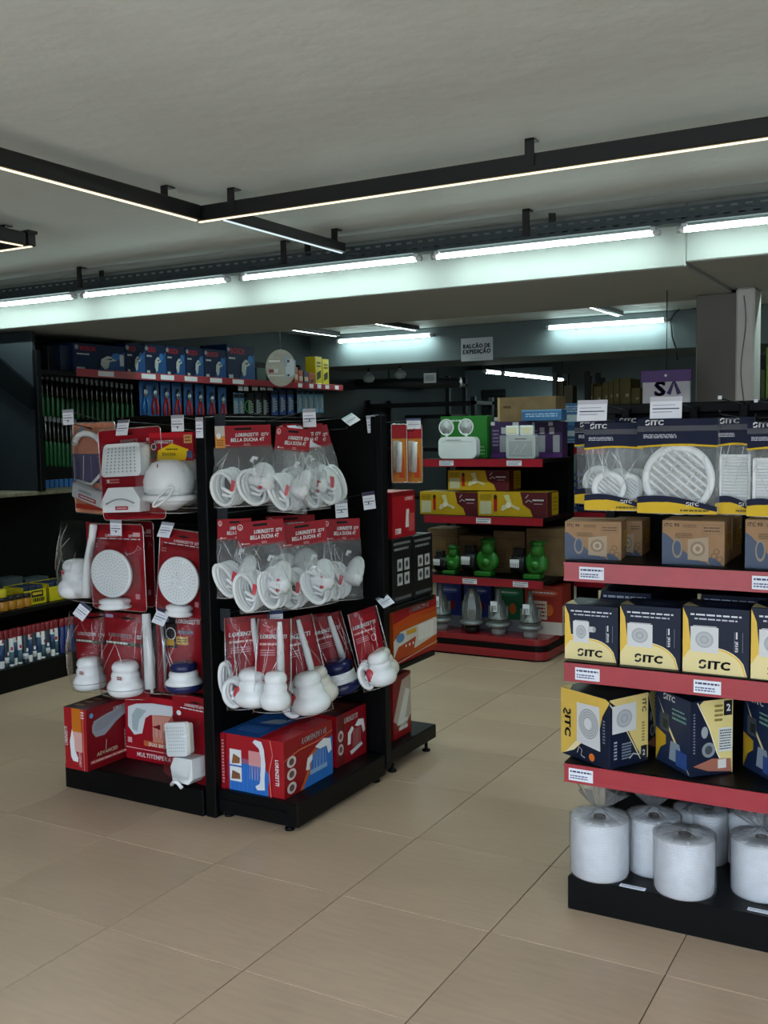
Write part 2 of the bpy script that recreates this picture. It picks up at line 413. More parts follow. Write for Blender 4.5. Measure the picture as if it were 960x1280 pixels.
# ---------------------------------------------------------------- ceiling fittings
ALU = mat('black_profile', '#121315', rough=0.4)
LEDW = emis('warm_led', (1.0, 0.84, 0.52), 1.9)
LEDB = emis('back_led', (0.80, 1.0, 0.97), 9.0)
LEDC = emis('cool_led', (0.75, 0.92, 1.0), 0.9)
TUBEM = emis('tube_diffuser_bottom', (0.78, 1.0, 0.95), TUBE_E)
TUBES = emis('tube_diffuser_side', (0.80, 1.0, 0.97), 3.4)
def led_run(parent, p, q, m, w=.045, h=.065, z1=2.735):
    """a profile along X or Y with a strip let into its underside edge"""
    lo = (min(p[0], q[0])-w/2, min(p[1], q[1])-w/2); hi = (max(p[0], q[0])+w/2, max(p[1], q[1])+w/2)
    MB().bx((lo[0], lo[1], z1-h), (hi[0], hi[1], z1), ALU, .004).build('profile', parent)
    s = .006
    MB().bx((lo[0]+w/2-s if hi[1]-lo[1] > hi[0]-lo[0] else lo[0]+.01, lo[1]+w/2-s if hi[0]-lo[0] > hi[1]-lo[1] else lo[1]+.01, z1-h-.004),
            (hi[0]-w/2+s if hi[1]-lo[1] > hi[0]-lo[0] else hi[0]-.01, hi[1]-w/2+s if hi[0]-lo[0] > hi[1]-lo[1] else hi[1]-.01, z1-h+.002), m).build('led_strip', parent)
def bracket(parent, x, y, z0, z1=CEIL-.0015, flip=1):
    b = MB(); b.bx((x-.018, y-.003, z0), (x+.018, y+.003, z1), ALU); b.bx((x-.018, y-.003, z1-.006), (x+.018, y+.05*flip, z1-.001), ALU)
    b.build('bracket', parent)
ZL = 2.67
corner = atZ(252, 277, ZL)
L = thing('linear_lamp', 'long black angled LED profile lamp under the ceiling, widest in the picture', 'ceiling lamp', (0, 0, 0))
led_run(L, (corner.x, corner.y), (3.2, corner.y), LEDW)
led_run(L, (corner.x, -.9), (corner.x, corner.y-.05), LEDW)
for px, py in ((293, 240), (665, 180)):
    p = atY(px, py, corner.y); bracket(L, p.x, corner.y-.026, 2.69)
p = atX(211, 235, corner.x); bracket(L, p.x-.026, p.y, 2.69)
L2 = thing('linear_lamp', 'short black LED profile running from the lamp corner towards the slotted tray', 'ceiling lamp')
led_run(L2, (corner.x+.09, corner.y+.055), (corner.x+.09, 4.66), LEDC, w=.04, h=.05, z1=2.725)
bracket(L2, corner.x+.09, 4.6, 2.72)
L3 = thing('linear_lamp', 'black LED profile corner cut off by the left picture edge', 'ceiling lamp')
k = atZ(37, 308, ZL)
led_run(L3, (k.x, k.y), (k.x-1.6, k.y), LEDW); led_run(L3, (k.x-.01, k.y-.05), (k.x-.01, .2), LEDW)
bracket(L3, k.x-.16, k.y-.026, 2.69); MB().bx((k.x-.03, k.y-.03, 2.728), (k.x+.03, k.y+.03, 2.745), ALU, .003).build('corner_joint', L3)

# slotted tray with tubes hung below
TYR = 4.76
TRM = mat('galvanised_tray', '#3f4a4e', rough=0.45, metal=0.5, var=.1)
tray = thing('slotted_cable_tray', 'long perforated dark metal tray carrying the fluorescent tubes along the beam', 'cable tray')
def slotted(mb, x0, x1, y, za, zb, pitch, slot, sh, off=0.0):
    mb.bx((x0, y-.0015, zb-.012), (x1, y+.0015, zb), TRM); mb.bx((x0, y-.0015, za), (x1, y+.0015, zb-.012-sh), TRM)
    x = x0+off
    while x < x1:
        mb.bx((x, y-.0015, zb-.012-sh), (min(x+pitch-slot, x1), y+.0015, zb-.012), TRM); x += pitch
tb = MB(); slotted(tb, -7.0, 3.0, TYR-.04, 2.676, 2.712, .062, .034, .012); slotted(tb, -7.0, 3.0, TYR-.038, 2.645, 2.676, .062, .03, .007, .03)
tb.bx((-7, TYR-.038, 2.643), (3, TYR+.038, 2.646), TRM); slotted(tb, -7.0, 3.0, TYR+.04, 2.646, 2.706, .062, .03, .009, .01)
tb.build('perforated_channel', tray)
for px, py in ((100, 350), (355, 322), (658, 285)):
    p = atY(px, py, TYR-.04); bracket(tray, p.x, TYR-.044, 2.66); bracket(tray, p.x+.10, TYR+.046, 2.70)
CAPM = mat('tube_cap', '#c8cdd0', rough=.4)
def tube_light(x0, x1, y, z, label, group=None, along='X', r=.014, rear=False, back=False):
    t = thing('fluorescent_tube', label, 'tube light', (0, 0, 0), 0, group)
    e = .03
    if along == 'X': a, b, c, d = (x0+e, y, z), (x1-e, y, z), (x0, y, z), (x1, y, z)
    else: a, b, c, d = (y, x0+e, z), (y, x1-e, z), (y, x0, z), (y, x1, z)
    g = MB(); nn = 16; ax = Vector(b)-Vector(a); sd = Vector((0, 1, 0)) if along == 'X' else Vector((1, 0, 0)); vs = []
    for k in range(nn):
        an = 2*PI*k/nn; o_ = sd*(r*math.cos(an))+Vector((0, 0, r*math.sin(an))); vs += [Vector(a)+o_, Vector(b)+o_]
    for k in range(nn):
        j = (k+1) % nn; am = 2*PI*(k+.5)/nn           # the LED board shines down through the lower third of the diffuser
        g.add([vs[2*k], vs[2*k+1], vs[2*j+1], vs[2*j]], [(0, 1, 2, 3)], TUBEM if math.sin(am) < -.8 else TUBES, True)
    g.build('glass_tube', t)
    MB().cyl(c, a, r*1.05, CAPM, 10).build('end_cap', t); MB().cyl(b, d, r*1.05, CAPM, 10).build('end_cap', t)
    for p in (a, b):
        if rear: MB().bx((p[0]-.012, p[1]-.012, p[2]-.012), (p[0]+.012, B2Y-.0005, p[2]+.012), CAPM).build('holder', t)
        elif back: MB().bx((p[0]-.012, 6.2005, p[2]-.012), (p[0]+.012, p[1]+.012, p[2]+.012), CAPM).build('holder', t)
        elif along == 'Y': MB().bx((p[0]-.006, p[1]-.006, p[2]+r*.9), (p[0]+.006, p[1]+.006, CEIL-.001), ALU).build('hanger_rod', t)
        else: MB().bx((p[0]-.012, p[1]-.012, p[2]+r*.5), (p[0]+.012, p[1]+.012, 2.6427), CAPM).build('holder', t)
    return t
ends = [(-.6, 95, 'leftmost front tube on the tray, cut by the picture edge'), (102, 287, 'second front tube on the tray from the left'), (300, 527, 'front tube on the tray above the centre rack'), (540, 825, 'front tube on the tray above the far red shelf unit'), (847, 1110, 'rightmost front tube on the tray, cut by the picture edge')]
yy = lambda x: 379-0.0935*x if x < 290 else (352-0.1085*(x-290) if x < 830 else 288-.125*(x-830))
xs = []
for a, b, lb in ends:
    A = atY(max(a, -200), yy(a), TYR).x; B = atY(b, yy(b), TYR).x
    if a < 0: A = B-1.2
    tube_light(A, B, TYR, 2.618, lb)
    xs.append((A, B))
tube_light(xs[0][0]-1.23, xs[0][0]-.03, TYR, 2.618, 'fluorescent tube beyond the left picture edge'); tube_light(xs[-1][1]+.03, xs[-1][1]+1.23, TYR, 2.618, 'fluorescent tube beyond the right picture edge')
for a, b, lb in (((421, 426), (541, 419), 'lit tube on the rear beam left of the white counter sign'), ((683, 409), (834, 400), 'lit tube on the rear beam beside the column')):
    A = atY(*a, B2Y-.08); B = atY(*b, B2Y-.08); tube_light(A.x, B.x, B2Y-.08, (A.z+B.z)/2, lb, r=.02, rear=True)
for a, b, lb in (((602, 464), (629, 466), 'short far tube left of a longer one under the rear beam'), ((634, 466), (699, 475), 'longer far tube under the rear beam above the cardboard box')):
    A = atZ(*a, 2.40); B = atZ(*b, 2.40); tube_light(B.y if B.y < A.y else A.y, max(A.y, B.y), (A.x+B.x)/2, 2.40, lb, along='Y', r=.02)
for k, x in enumerate((-5.2, -3.9, -2.6, -1.3)):  # unseen row, added to brighten the mid-aisle floor and back unit
    tube_light(x, x+1.2, 6.30, 2.63, ORD[k]+' unseen tube from the left, added on the rear face of the deep beam', 'unseen tubes added behind the beam', back=True)
for (x0, y0, x1, y1), lb in (((376, 416, 448, 423), 'thin LED line behind the beam above the yellow boxes'), ((486, 408, 540, 417), 'thin LED line behind the beam near the left rear tube'), ((738, 387, 800, 401), 'thin LED line behind the beam near the right rear tube')):
    A = atZ(x0, y0, 2.74); B = atZ(x1, y1, 2.74)
    t = thing('ceiling_led_bar', lb, 'ceiling lamp'); x = (A.x+B.x)/2; ya, yb = sorted((A.y, B.y)); yb = min(yb, 9.2)
    ya = min(ya, yb-1.2)
    MB().bx((x-.03, ya, 2.745), (x+.03, yb, CEIL-.001), ALU, .004).build('profile', t); MB().bx((x-.024, ya+.01, 2.742), (x-.015, yb-.01, 2.7455), LEDB).build('led_strip', t)
# cable hanging by the right rear tube
q = [atY(x, y, B2Y-.02) for x, y in ((870, 385), (852, 384), (843, 392), (838, 400), (840, 420), (845, 436), (847, 450))]
tag(MB().tube(q, .008, ALU, 6).build('hanging_cable'), 'black cable hanging from the ceiling beside the right rear tube', 'cable')

# ================================================================ racks
def price_tag(parent, M, w, h, tint=None, clear=True):
    """paper price ticket in a clear holder; M: frame at the ticket's top middle, u right, v up"""
    t = MB(); F = M @ T(-w/2, -h, 0)
    t.box((w/2, h/2, -.0012), (w, h, .0016), LBL, 0, F)
    a = Art(t, F, w, h, .0003)
    a.rect(.0, .80, 1, 1, tint or '#9fa3ad'); a.line([(.08, .45), (.92, .45)], h*.05, '#4a5068'); a.line([(.08, .30), (.7, .30)], h*.03, '#8087a0'); a.line([(.08, .62), (.8, .62)], h*.03, '#9aa0b4')
    return t.build('price_tag', parent)
def hook(rack, base, tip, w=.076, h=.074, tilt=0.0, roll=0.0, face=None, tint=None, rise=.03):
    """wire hook from the bar at `base` to the free end at `tip`, with a price ticket on its upper arm"""
    base = Vector(base); tip = Vector(tip); d = (tip-base).normalized()
    m = MB(); lowtip = tip-Vector((0, 0, .055))
    m.tube([base-Vector((0, 0, .05)), base-Vector((0, 0, .05))+d*.04, lowtip-d*.03, lowtip, lowtip+d*.004+Vector((0, 0, .012))], .0032, BLACK, 6)
    m.tube([base, tip-d*.02, tip], .0024, DSTEEL, 6)
    m.box(base-Vector((0, 0, .03)), (.03, .03, .075), BLACK, .003)
    o = m.build('hook', rack)
    fx = face if face is not None else d
    n = Vector((fx[0], fx[1], 0)).normalized(); u = Vector((-n.y, n.x, 0))
    F = frame(tip+n*.003+Vector((0, 0, .008)), u, (0, 0, 1)) @ RZ(roll) @ RX(tilt)
    price_tag(o, F, w, h, tint)
    return o
def strip(parent, lo, hi, axis, labels, z0, z1, face):
    """red ticket strip along a shelf front with paper labels let in"""
    pass

# ---- end rack facing the camera side (left half of the centre display)
G1 = thing('display_rack', 'black end rack hung with red and white shower packs, base facing the front', 'display rack')
MB().bx((-3.80, 3.49, 0.0), (-2.932, 4.0, .122), BLACK, .004).build('base_plinth', G1)
MB().bx((-3.79, 3.955, .122), (-2.935, 3.985, 1.79), PANEL).build('back_panel', G1)
MB().bx((-3.80, 3.945, 1.79), (-2.932, 4.0, 1.823), BLACK, .004).build('top_rail', G1)
for x in (-3.785, -2.955): MB().bx((x-.018, 3.93, .122), (x+.018, 3.955, 1.82), BLACK, .003).build('upright', G1)
g1z = {}
for k, z in enumerate((1.765, 1.265, .855)):
    MB().bx((-3.78, 3.90, z-.018), (-2.95, 3.93, z+.018), BLACK, .003).build('hook_bar', G1); g1z[k] = z
for px, py, k, tl, rl, tn in ((85, 514, 0, 0, .02, None), (155, 527, 0, -.25, .02, '#6d7079'), (222, 521, 0, 0, 0, None), (145, 652, 1, 0, 0, None), (211, 655, 1, -.5, -.05, None), (109, 758, 2, -.5, -.45, '#4b4d66'), (206, 764, 2, -.5, -.2, '#3c3f57')):
    tip = atY(px, py, 3.56); hook(G1, (tip.x+.02, 3.915, g1z[k]+.005), tip, tilt=tl, roll=rl, tint=tn)

# ---- rack running away from the camera (right half of the centre display)
G2 = thing('display_rack', 'black rack of bagged showers in the centre, running away towards the back', 'display rack')
MB().bx((-2.925, 3.50, 0.0), (-2.868, 3.56, 1.803), BLACK, .004).build('end_post', G2)
price_tag(G2, frame((-2.897, 3.4975, 1.80), (1, 0, 0), (0, 0, 1)), .04, .09)
MB().bx((-2.925, 3.56, .03), (-2.895, 4.86, 1.79), PANEL).build('back_panel', G2)
MB().bx((-2.925, 3.56, 1.79), (-2.885, 4.86, 1.806), BLACK, .003).build('top_rail', G2)
MB().bx((-2.895, 4.315, .13), (-2.47, 4.34, 1.80), PANEL).build('divider_panel', G2)
MB().bx((-2.47, 4.30, .05), (-2.435, 4.355, 1.806), BLACK, .003).build('divider_post', G2)
b = MB(); b.bx((-2.893, 3.525, .022), (-2.44, 4.298, .128), BLACK, .005); b.build('base_plinth', G2)
MB().bx((-2.85, 3.519, .082), (-2.50, 3.525, .087), BLACK).build('plinth_rib', G2)
MB().bx((-2.893, 4.357, .06), (-2.44, 4.865, .135), BLACK, .005).build('base_plinth', G2)
for x, y in ((-2.84, 3.56), (-2.50, 3.55), (-2.47, 4.25), (-2.47, 4.42), (-2.47, 4.80), (-2.86, 4.80)):
    f = MB(); f.lathe([(.022, 0), (.022, .01), (.009, .014), (.009, .065)], BLACK, 12, T(x, y, 0)); f.build('levelling_foot', G2)
tp = lambda px, py, X: atX(px, py, X)
g2z = [tp(270, 533, -2.86).z, tp(270, 650, -2.86).z, tp(270, 778, -2.86).z]
for z in g2z:
    MB().bx((-2.875, 3.60, z+.002), (-2.855, 4.30, z+.027), BLACK, .003).build('hook_bar', G2)
    br = MB(); br.prism([(0, .055), (.055, .055), (.055, -.01), (.03, -.055), (0, -.04)], .006, mat('bracket_grey', '#2c3238', rough=.4), frame((-2.868, 3.575, z), (1, 0, 0), (0, 0, 1))); br.build('bar_bracket', G2)
for px, py, k, X, tl, rl, tn in ((386, 513, 0, -2.62, 0, .03, None), (433, 522, 0, -2.60, -1.1, .5, '#b9d3d6'), (465, 521, 0, -2.50, .0, .08, None), (426, 627, 1, -2.58, 0, .05, None), (460, 617, 1, -2.50, 0, .1, '#3a3a55'), (476, 747, 2, -2.46, -1.1, .4, '#8b8d95'), (345, 765, 2, -2.68, 0, 0, '#2d3a66')):
    tip = atX(px, py, X); hook(G2, (-2.865, tip.y, g2z[k]+.02), tip, w=.062, h=.085, tilt=tl, roll=rl, tint=tn, face=(.75, -.65))
for z0 in (.515, .823):
    MB().bx((-2.893, 4.357, z0), (-2.44, 4.865, z0+.026), BLACK, .004).build('shelf', G2)
hook(G2, (-2.86, 4.60, atX(517, 532, -2.50).z), atX(517, 525, -2.50), w=.075, h=.055, face=(.6, -.8), tint='#5a6088')

# ---- shelf rack with fan boxes and thread spools on the right
G3 = thing('shelf_rack', 'black shelf rack with red ticket strips on the right, holding fan boxes and spools', 'shelf rack')
RX0, RX1, RYF = -1.185, -0.20, 3.40
MB().bx((RX0, RYF, 0), (RX1, 3.90, .122), BLACK, .004).build('base_plinth', G3)
MB().bx((RX0+.01, 3.87, .122), (RX1, 3.90, 1.80), PANEL).build('back_panel', G3)
for x in (RX0+.02, RX1-.02): MB().bx((x-.02, 3.845, .122), (x+.02, 3.87, 1.81), BLACK, .003).build('upright', G3)
tr = MB(); tr.bx((RX0, 3.84, 1.775), (RX1, 3.90, 1.815), BLACK, .004); tr.build('top_rail', G3)
shelfz = {}
def red_strip(parent, x0, x1, y, zt, h, labels):
    s = MB(); s.bx((x0, y-.006, zt-h), (x1, y, zt), REDSTRIP, .002)
    s.bx((x0, y-.0075, zt-.008), (x1, y-.005, zt), REDSTRIP); s.bx((x0, y-.0075, zt-h), (x1, y-.005, zt-h+.008), REDSTRIP)
    st = s.build('ticket_strip', parent)
    return st
def strip_label(parent_strip, x, y, zt, h, w):
    l = MB(); F = frame((x, y-.0078, zt-h*.86), (1, 0, 0), (0, 0, 1)); hh = h*.66
    l.box((w/2, hh/2, 0), (w, hh, .0012), LBL, 0, F); a = Art(l, F @ T(0, 0, .0006), w, hh, .0002)
    a.fine(.06, .62, .94, .86, 1, '#39406a', .6); a.fine(.06, .12, .8, .5, 2, '#5a628a', .55, 3)
    return l.build('shelf_label', parent_strip)
for zt, labs in ((1.262, ((724, 717), (940, 725))), (.905, ((719, 845), (867, 857))), (.540, ((711, 973), ))):
    sh = MB(); sh.bx((RX0-.01, RYF, zt-.03), (RX1, 3.868, zt), BLACK, .003); sh.bx((RX0-.01, RYF, zt-.066), (RX1, RYF+.02, zt-.03), BLACK)
    so = sh.build('shelf', G3)
    br = MB(); br.prism([(0, 0), (.44, 0), (.44, -.09), (0, -.05)], .004, BLACK, frame((RX0-.0145, RYF+.01, zt-.004), (0, 1, 0), (0, 0, 1))); br.build('shelf_bracket', G3)
    st = red_strip(so, RX0-.01, RX1, RYF, zt-.004, .066, ())
    for px, py in labs:
        p = atY(px, py, RYF-.008); strip_label(so, p.x, RYF, zt-.004, .066, .088)
for px, py in ((774, 1107), (934, 1137)):
    p = atZ(px, py, .1225); l = MB(); l.box((.045, .008, .0008), (.09, .022, .0016), LBL); Art(l, T(0, -.003, .0016), .09, .022, .0002).fine(.08, .2, .9, .8, 2, '#8a8fa0'); o = l.build('base_label', G3); o.location = (p.x, p.y, .1222)
for px, py, tl in ((741, 503, -.15), (833, 499, -.1)):
    tip = atY(px, py, 3.42); hook(G3, (tip.x+.0, 3.83, 1.79), tip, w=.105, h=.072, tilt=tl, tint='#c3c6cf')
for px, py in ((900, 499), (945, 503)):
    tip = atY(px, py, 3.50); hook(G3, (tip.x+.02, 3.83, 1.80), tip+Vector((0, 0, .004)), w=.012, h=.012)

# ---- red-based shelf unit at the back of the aisle
G4 = thing('shelf_rack', 'black shelf unit with rounded red base holding green pumps and yellow fan boxes', 'shelf rack')
FX0, FX1, FY0, FY1 = -3.62, -2.62, 7.04, 7.68
def round_slab(x0, x1, y0, y1, z0, z1, r, m, name, parent, ins=0):
    pts = [(x0+ins, y1-ins), (x0+ins, y0+ins)] + [(x1-r-ins+r*math.sin(a), y0+r+ins-r*math.cos(a)) for a in [PI/2*i/8 for i in range(9)]] + [(x1-ins, y1-ins)]
    return MB().prism(pts, z1-z0, m, T(0, 0, z0)).build(name, parent)
REDB = mat('red_lacquer', '#8f1524', rough=.25, coat=.4, var=.06)
round_slab(FX0, FX1, FY0, FY1, 0, .014, .1, BLACK, 'toe_kick', G4, .012)
round_slab(FX0, FX1, FY0, FY1, .014, .075, .1, REDB, 'red_skirt', G4)
round_slab(FX0, FX1, FY0, FY1, .075, .12, .1, BLACK, 'black_band', G4, .006)
round_slab(FX0, FX1, FY0, FY1, .12, .165, .1, REDB, 'base_tray', G4, .012)
MB().bx((FX0, FY1-.03, .165), (FX1, FY1, 1.62), PANEL).build('back_panel', G4)
for x in (FX0+.02, FX1-.02): MB().bx((x-.02, FY1-.055, .165), (x+.02, FY1-.03, 1.62), BLACK, .003).build('upright', G4)
for zt, labs in ((.612, ((578, 722), (641, 728))), (1.080, ((595, 647),)), (1.515, ((549, 577), (633, 578)))):
    so = MB().bx((FX0, FY0+.01, zt-.03), (FX1, FY1-.03, zt), BLACK, .003).build('shelf', G4)
    red_strip(so, FX0, FX1-.02, FY0+.01, zt-.002, .058, ())
    for px, py in labs:
        p = atY(px, py, FY0); strip_label(so, p.x, FY0+.01, zt-.002, .058, .12)

# ---- tall tool shelving along the left wall
G5 = thing('wall_shelving', 'tall black tool shelving along the left wall with red strip on top shelf', 'shelving')
WX = -5.58
WY0, WY1 = 5.0, 9.05
MB().bx((-6.19, 3.4, 0), (WX, WY1, .165), BLACK, .004).build('base_plinth', G5)
MB().bx((-6.19, 3.4, .165), (-6.14, WY1, 2.45), PANEL).build('back_panel', G5)
for y in (WY0, 6.9, WY1-.03): MB().bx((-6.14, y-.02, .165), (-6.08, y+.02, 2.45), BLACK).build('upright', G5)
MB().bx((-6.14, 3.4, .515), (WX-.02, WY1, .548), BLACK, .003).build('shelf', G5)
MB().bx((-6.14, 3.4, 1.325), (WX, 5.75, 1.352), mat('stone_top', '#6d6857', rough=.5, var=.35, vscale=40), .004).build('counter_top', G5)
MB().bx((-6.14, WY0, 1.352), (WX-.02, WY0+.03, 2.46), mat('teal_end_panel', '#141f26', rough=.6), .003).build('end_panel', G5)
MB().bx((WX-.01, WY0-.012, 1.352), (WX+.03, WY0+.03, 2.33), BLACK, .003).build('front_post', G5)
ts = MB().bx((-6.14, WY0+.03, 2.165), (WX, WY1, 2.2), BLACK, .003).build('shelf', G5)
sy0 = atX(95, 460, WX).y
s = MB(); s.bx((WX, sy0, 2.165), (WX+.006, WY1, 2.222), REDSTRIP, .002); s.build('ticket_strip', ts)
for px in (122, 176, 200, 230, 262, 290, 372, 386, 396, 406, 418):
    y = atX(px, 460+.0735*(px-95)+5, WX).y
    MB().bx((WX+.0065, y, 2.175), (WX+.0085, y+(.16 if px < 300 else .07), 2.213), LBL).build('shelf_label', ts)
MB().bx((-6.14, 3.42, .56), (-6.12, 4.98, 2.40), mat('dark_teal_panel', '#1d2a30', rough=.6)).build('side_panel', G5)
for z in (2.06, 1.74): MB().bx((-6.06, WY0+.05, z-.012), (-6.04, WY1-.05, z+.012), BLACK).build('hook_bar', G5)
# stair stringer seen at the upper left, against the end panel
q = [atY(x, y, 4.955) for x, y in ((-30, 424), (39, 484), (39, 512), (-30, 462))]
st = MB(); st.prism([(p.x, p.z) for p in q], .03, mat('stair_dark', '#060a0c', rough=.9, spec=.05), frame((0, 4.985, 0), (1, 0, 0), (0, 0, 1)))
tag(st.build('stair_stringer'), 'dark sloping stair stringer at the upper left', 'stairs')

# ================================================================ packs: common builders
RED = '#a3101f'; DRED = '#7d0c18'; WH = '#dde0e0'
EDGE = film('clear_edge', base=0.38, gloss=.25, bump=0.2)
FF = lambda x, z, y=0.0: frame((x, y, z), (1, 0, 0), (0, 0, 1))
def fit(x0, y0, x1, y1, X=None, Y=None, rz=0.0):
    """pixel box on a plane X or Y -> base point, width and height in metres"""
    c = atX((x0+x1)/2, y1, X) if X is not None else atY((x0+x1)/2, y1, Y)
    s = mpp(c); n = Vector((math.sin(rz), -math.cos(rz), 0)); v = (CAM-c); v.z = 0; v.normalize()
    return c, (x1-x0)*s/max(.35, abs(n.dot(v))), (y1-y0)*s
def pillow(mb, w, z0, z1, t, m, seed=0, nu=14, nv=16, y=0.0, back=True, wr=.010, taper=.0, folds=7):
    def side(sg):
        def fn(u, v):
            e = (math.sin(PI*min(max(u, 0), 1))**.55)*(math.sin(PI*min(v, 1)*.5+.0)**.0 if False else (max(0.0, math.sin(PI*min(1, .06+v*.9)))**.45))
            nn = noise.noise(Vector((u*5+seed*3.1, v*4+seed*1.7, sg)))*wr+noise.noise(Vector((u*13+seed, v*9, sg*4)))*wr*.45
            ww = w*(1-taper*v)
            return ((u-.5)*ww + noise.noise(Vector((v*6, seed, 2)))*.006, y+sg*(t*e*.5*(1.15-.5*v)+nn*e), z0+(z1-z0)*v+noise.noise(Vector((u*5, seed, 7)))*.008*(1 if v < .05 else 0))
        return fn
    mb.grid(side(-1), nu, nv, m)
    if folds:
        rd = random.Random(seed*7+1); F = side(-1)
        for k in range(folds):
            u0 = rd.uniform(.1, .9); v0 = rd.uniform(.55, 1.0); u1 = u0+rd.uniform(-.35, .35); v1 = v0-rd.uniform(.2, .5)
            mb.tube([Vector(F(min(.97, max(.03, u0+(u1-u0)*q)), max(.03, v0+(v1-v0)*q)))+Vector((0, -.0015, 0)) for q in (0, .25, .5, .75, 1)], [.0003, .0014, .0018, .0013, .0003], EDGE, 5)
        mb.tube([Vector(F(u, .01)) for u in (.02, .2, .4, .6, .8, .98)], .0018, EDGE, 5)
    if back: mb.grid(side(1), nu, nv, m)
def coil(mb, cx, cz, y, rx, rz_, r, m, loops=3, tilt=.35, seed=0):
    """a roll of hose: loops stacked along an oblique axis, with a few strands crossing inside"""
    rd = random.Random(seed)
    for k in range(loops):
        pts = []; q = 1+rd.uniform(-.08, .04); ph = tilt+rd.uniform(-.08, .08); ox = r*1.5*k; oy = r*1.6*k
        for i in range(20):
            a = 2*PI*i/20
            px = math.cos(a)*rx*q; pz = math.sin(a)*rz_*q
            pts.append((cx+ox-r*1.5*loops/2+px*math.cos(ph)-pz*math.sin(ph), y+oy+px*.35, cz+.12*ox+px*math.sin(ph)+pz*math.cos(ph)))
        mb.tube(pts, r, m, 7, closed=True)
    for k in range(2):
        a0 = rd.uniform(2.6, 4.0); mb.tube([(cx-rx*.8, y+.004, cz+rz_*(.1-.4*k)), (cx-rx*.1, y-.004+.006*k, cz-rz_*(.25+.2*k)), (cx+rx*.5, y+.006, cz-rz_*(.15-.3*k))], r, m, 7)
DOME = [(0, 1), (.30, .98), (.55, .90), (.78, .72), (.90, .48), (.93, .30), (1.0, .27), (1.0, .16), (.93, .13), (.86, 0), (0, 0)]
BELL = [(0, 1.0), (.35, 1.0), (.58, .965), (.70, .89), (.73, .80), (.69, .73), (.65, .71), (.73, .67), (.78, .59), (.76, .51), (.79, .46), (.92, .39), (1.0, .29), (1.0, .19), (.92, .09), (.76, .025), (0, 0)]
def scaled(pr, r, h): return [(a*r, b*h) for a, b in pr][::-1]
def hang(name, label, cat, c, rz, group=None, roll=0.0, tilt=0.0):
    t = thing(name, label, cat, c, rz, group); t.rotation_euler = (tilt, roll, rz); return t
def lor(a, x, y, h, c=WH, fit=.9, al='l'): return a.text('LORENZETTI', x, y, h, c, ital=.18, al=al, fit=fit, bold=.02)

# ---------------------------------------------------------------- bagged showers on the receding rack
def shower_bag(label, bx, X, rz, seed, group=None, roll=0.0, coils=2, orange=False, foil=False, head=1):
    c, w, h = fit(*bx, X=X, rz=rz); t = hang('bagged_shower', label, 'shower pack', c, rz, group, roll)
    hc = h*.27; cw = w*.86
    m = MB(); m.box((0, 0, h-hc/2), (cw, .004, hc), CARDRED, .001)
    a = Art(m, FF(-cw/2, h-hc, -.0021), cw, hc)
    a.rect(.18 if orange else 0, .0, 1, .04, DRED)
    a.ell(.08, .80, .055, .12, WH); a.ell(.08, .80, .043, .095, RED); a.ell(.08, .78, .02, .05, '#d8a0a0')
    lor(a, .36, .50, .15, WH, .40); a.text('127V', .82, .50, .14, WH, ital=.15, fit=.13); a.text('BELLA DUCHA 4T', .27, .27, .16, WH, ital=.1, fit=.60)
    a.circ(.1*1, .12, hc*.04, WH); a.fine(.13, .07, .26, .16, 1, '#d8a0a0'); a.fine(.5, .06, .62, .18, 2, '#d8a0a0')
    if orange: a.rect(0, 0, .17, 1, '#b8b4ac'); a.rect(0, 0, .17, .55, '#d08a2a'); a.ell(.06, .55, .04, .13, WH); a.fine(.02, .1, .15, .4, 3, '#7a4a10')
    if foil: a.poly([(.1, 1), (.45, 1), (.75, .2), (.95, 0), (.5, 0), (.35, .55)], mat('painted_glare', '#c9c2c2', rough=.15, metal=.6))  # pale streak paints glare onto the card
    m.box((0, 0, h-hc*.16), (cw*.3, .006, hc*.10), BLACK, .001)
    m.build('header_card', t)
    f = MB(); pillow(f, w, 0, h-hc*.9, w*.42, BAGM, seed, wr=.012, taper=.10, folds=10); f.build('bag_film', t)
    rd = random.Random(seed)
    for k in range(coils):
        q = MB(); cx = (-.24+.44*k/(max(1, coils-1)))*w if coils > 1 else -.1*w
        coil(q, cx, h*.235, -w*.13, w*.185, h*.215, .0085, WHITE, 6, .25+rd.uniform(-.1, .25), seed+k); q.build('hose_coil', t)
        s = MB(); s.sheet([(0, 0), (.018, .004), (.03, .05), (.012, .06)], P('#c0303c'), FF(cx-.012, h*.18+.01*k, -w*.155)); s.build('warning_slip', t)
    if head:
        q = MB(); q.lathe(scaled(DOME, w*.24, h*.36), WHITE, 20, T(w*.20, w*.02, h*.20) @ RX(-.35) @ RY(.4)); q.build('shower_head', t)
        q = MB(); q.tube([(w*.1, 0, h*.55), (w*.14, -.005, h*.60), (w*.2, -.005, h*.585)], .008, WHITE, 8); q.build('hose_end', t)
    return t
# top row, front to back along the rack
shower_bag('leftmost bag of the top row, header card with an orange corner', (268, 532, 348, 633), -2.72, .85, 1, orange=True, roll=-.02)
shower_bag('bag with a small tilted red card amid the top row', (334, 535, 384, 641), -2.60, .80, 2, roll=.10, coils=1)
shower_bag('bag with a shiny crumpled card in the top row of shower bags', (358, 531, 414, 638), -2.66, .85, 3, foil=True, roll=-.06)
shower_bag('rightmost bag of the top row, card folded to a sharp point', (386, 533, 436, 632), -2.60, .62, 4, roll=-.22, coils=2, head=0)
shower_bag('bag behind the crumpled card bag, mostly hidden in the top row', (345, 530, 410, 630), -2.80, .95, 5, coils=1)
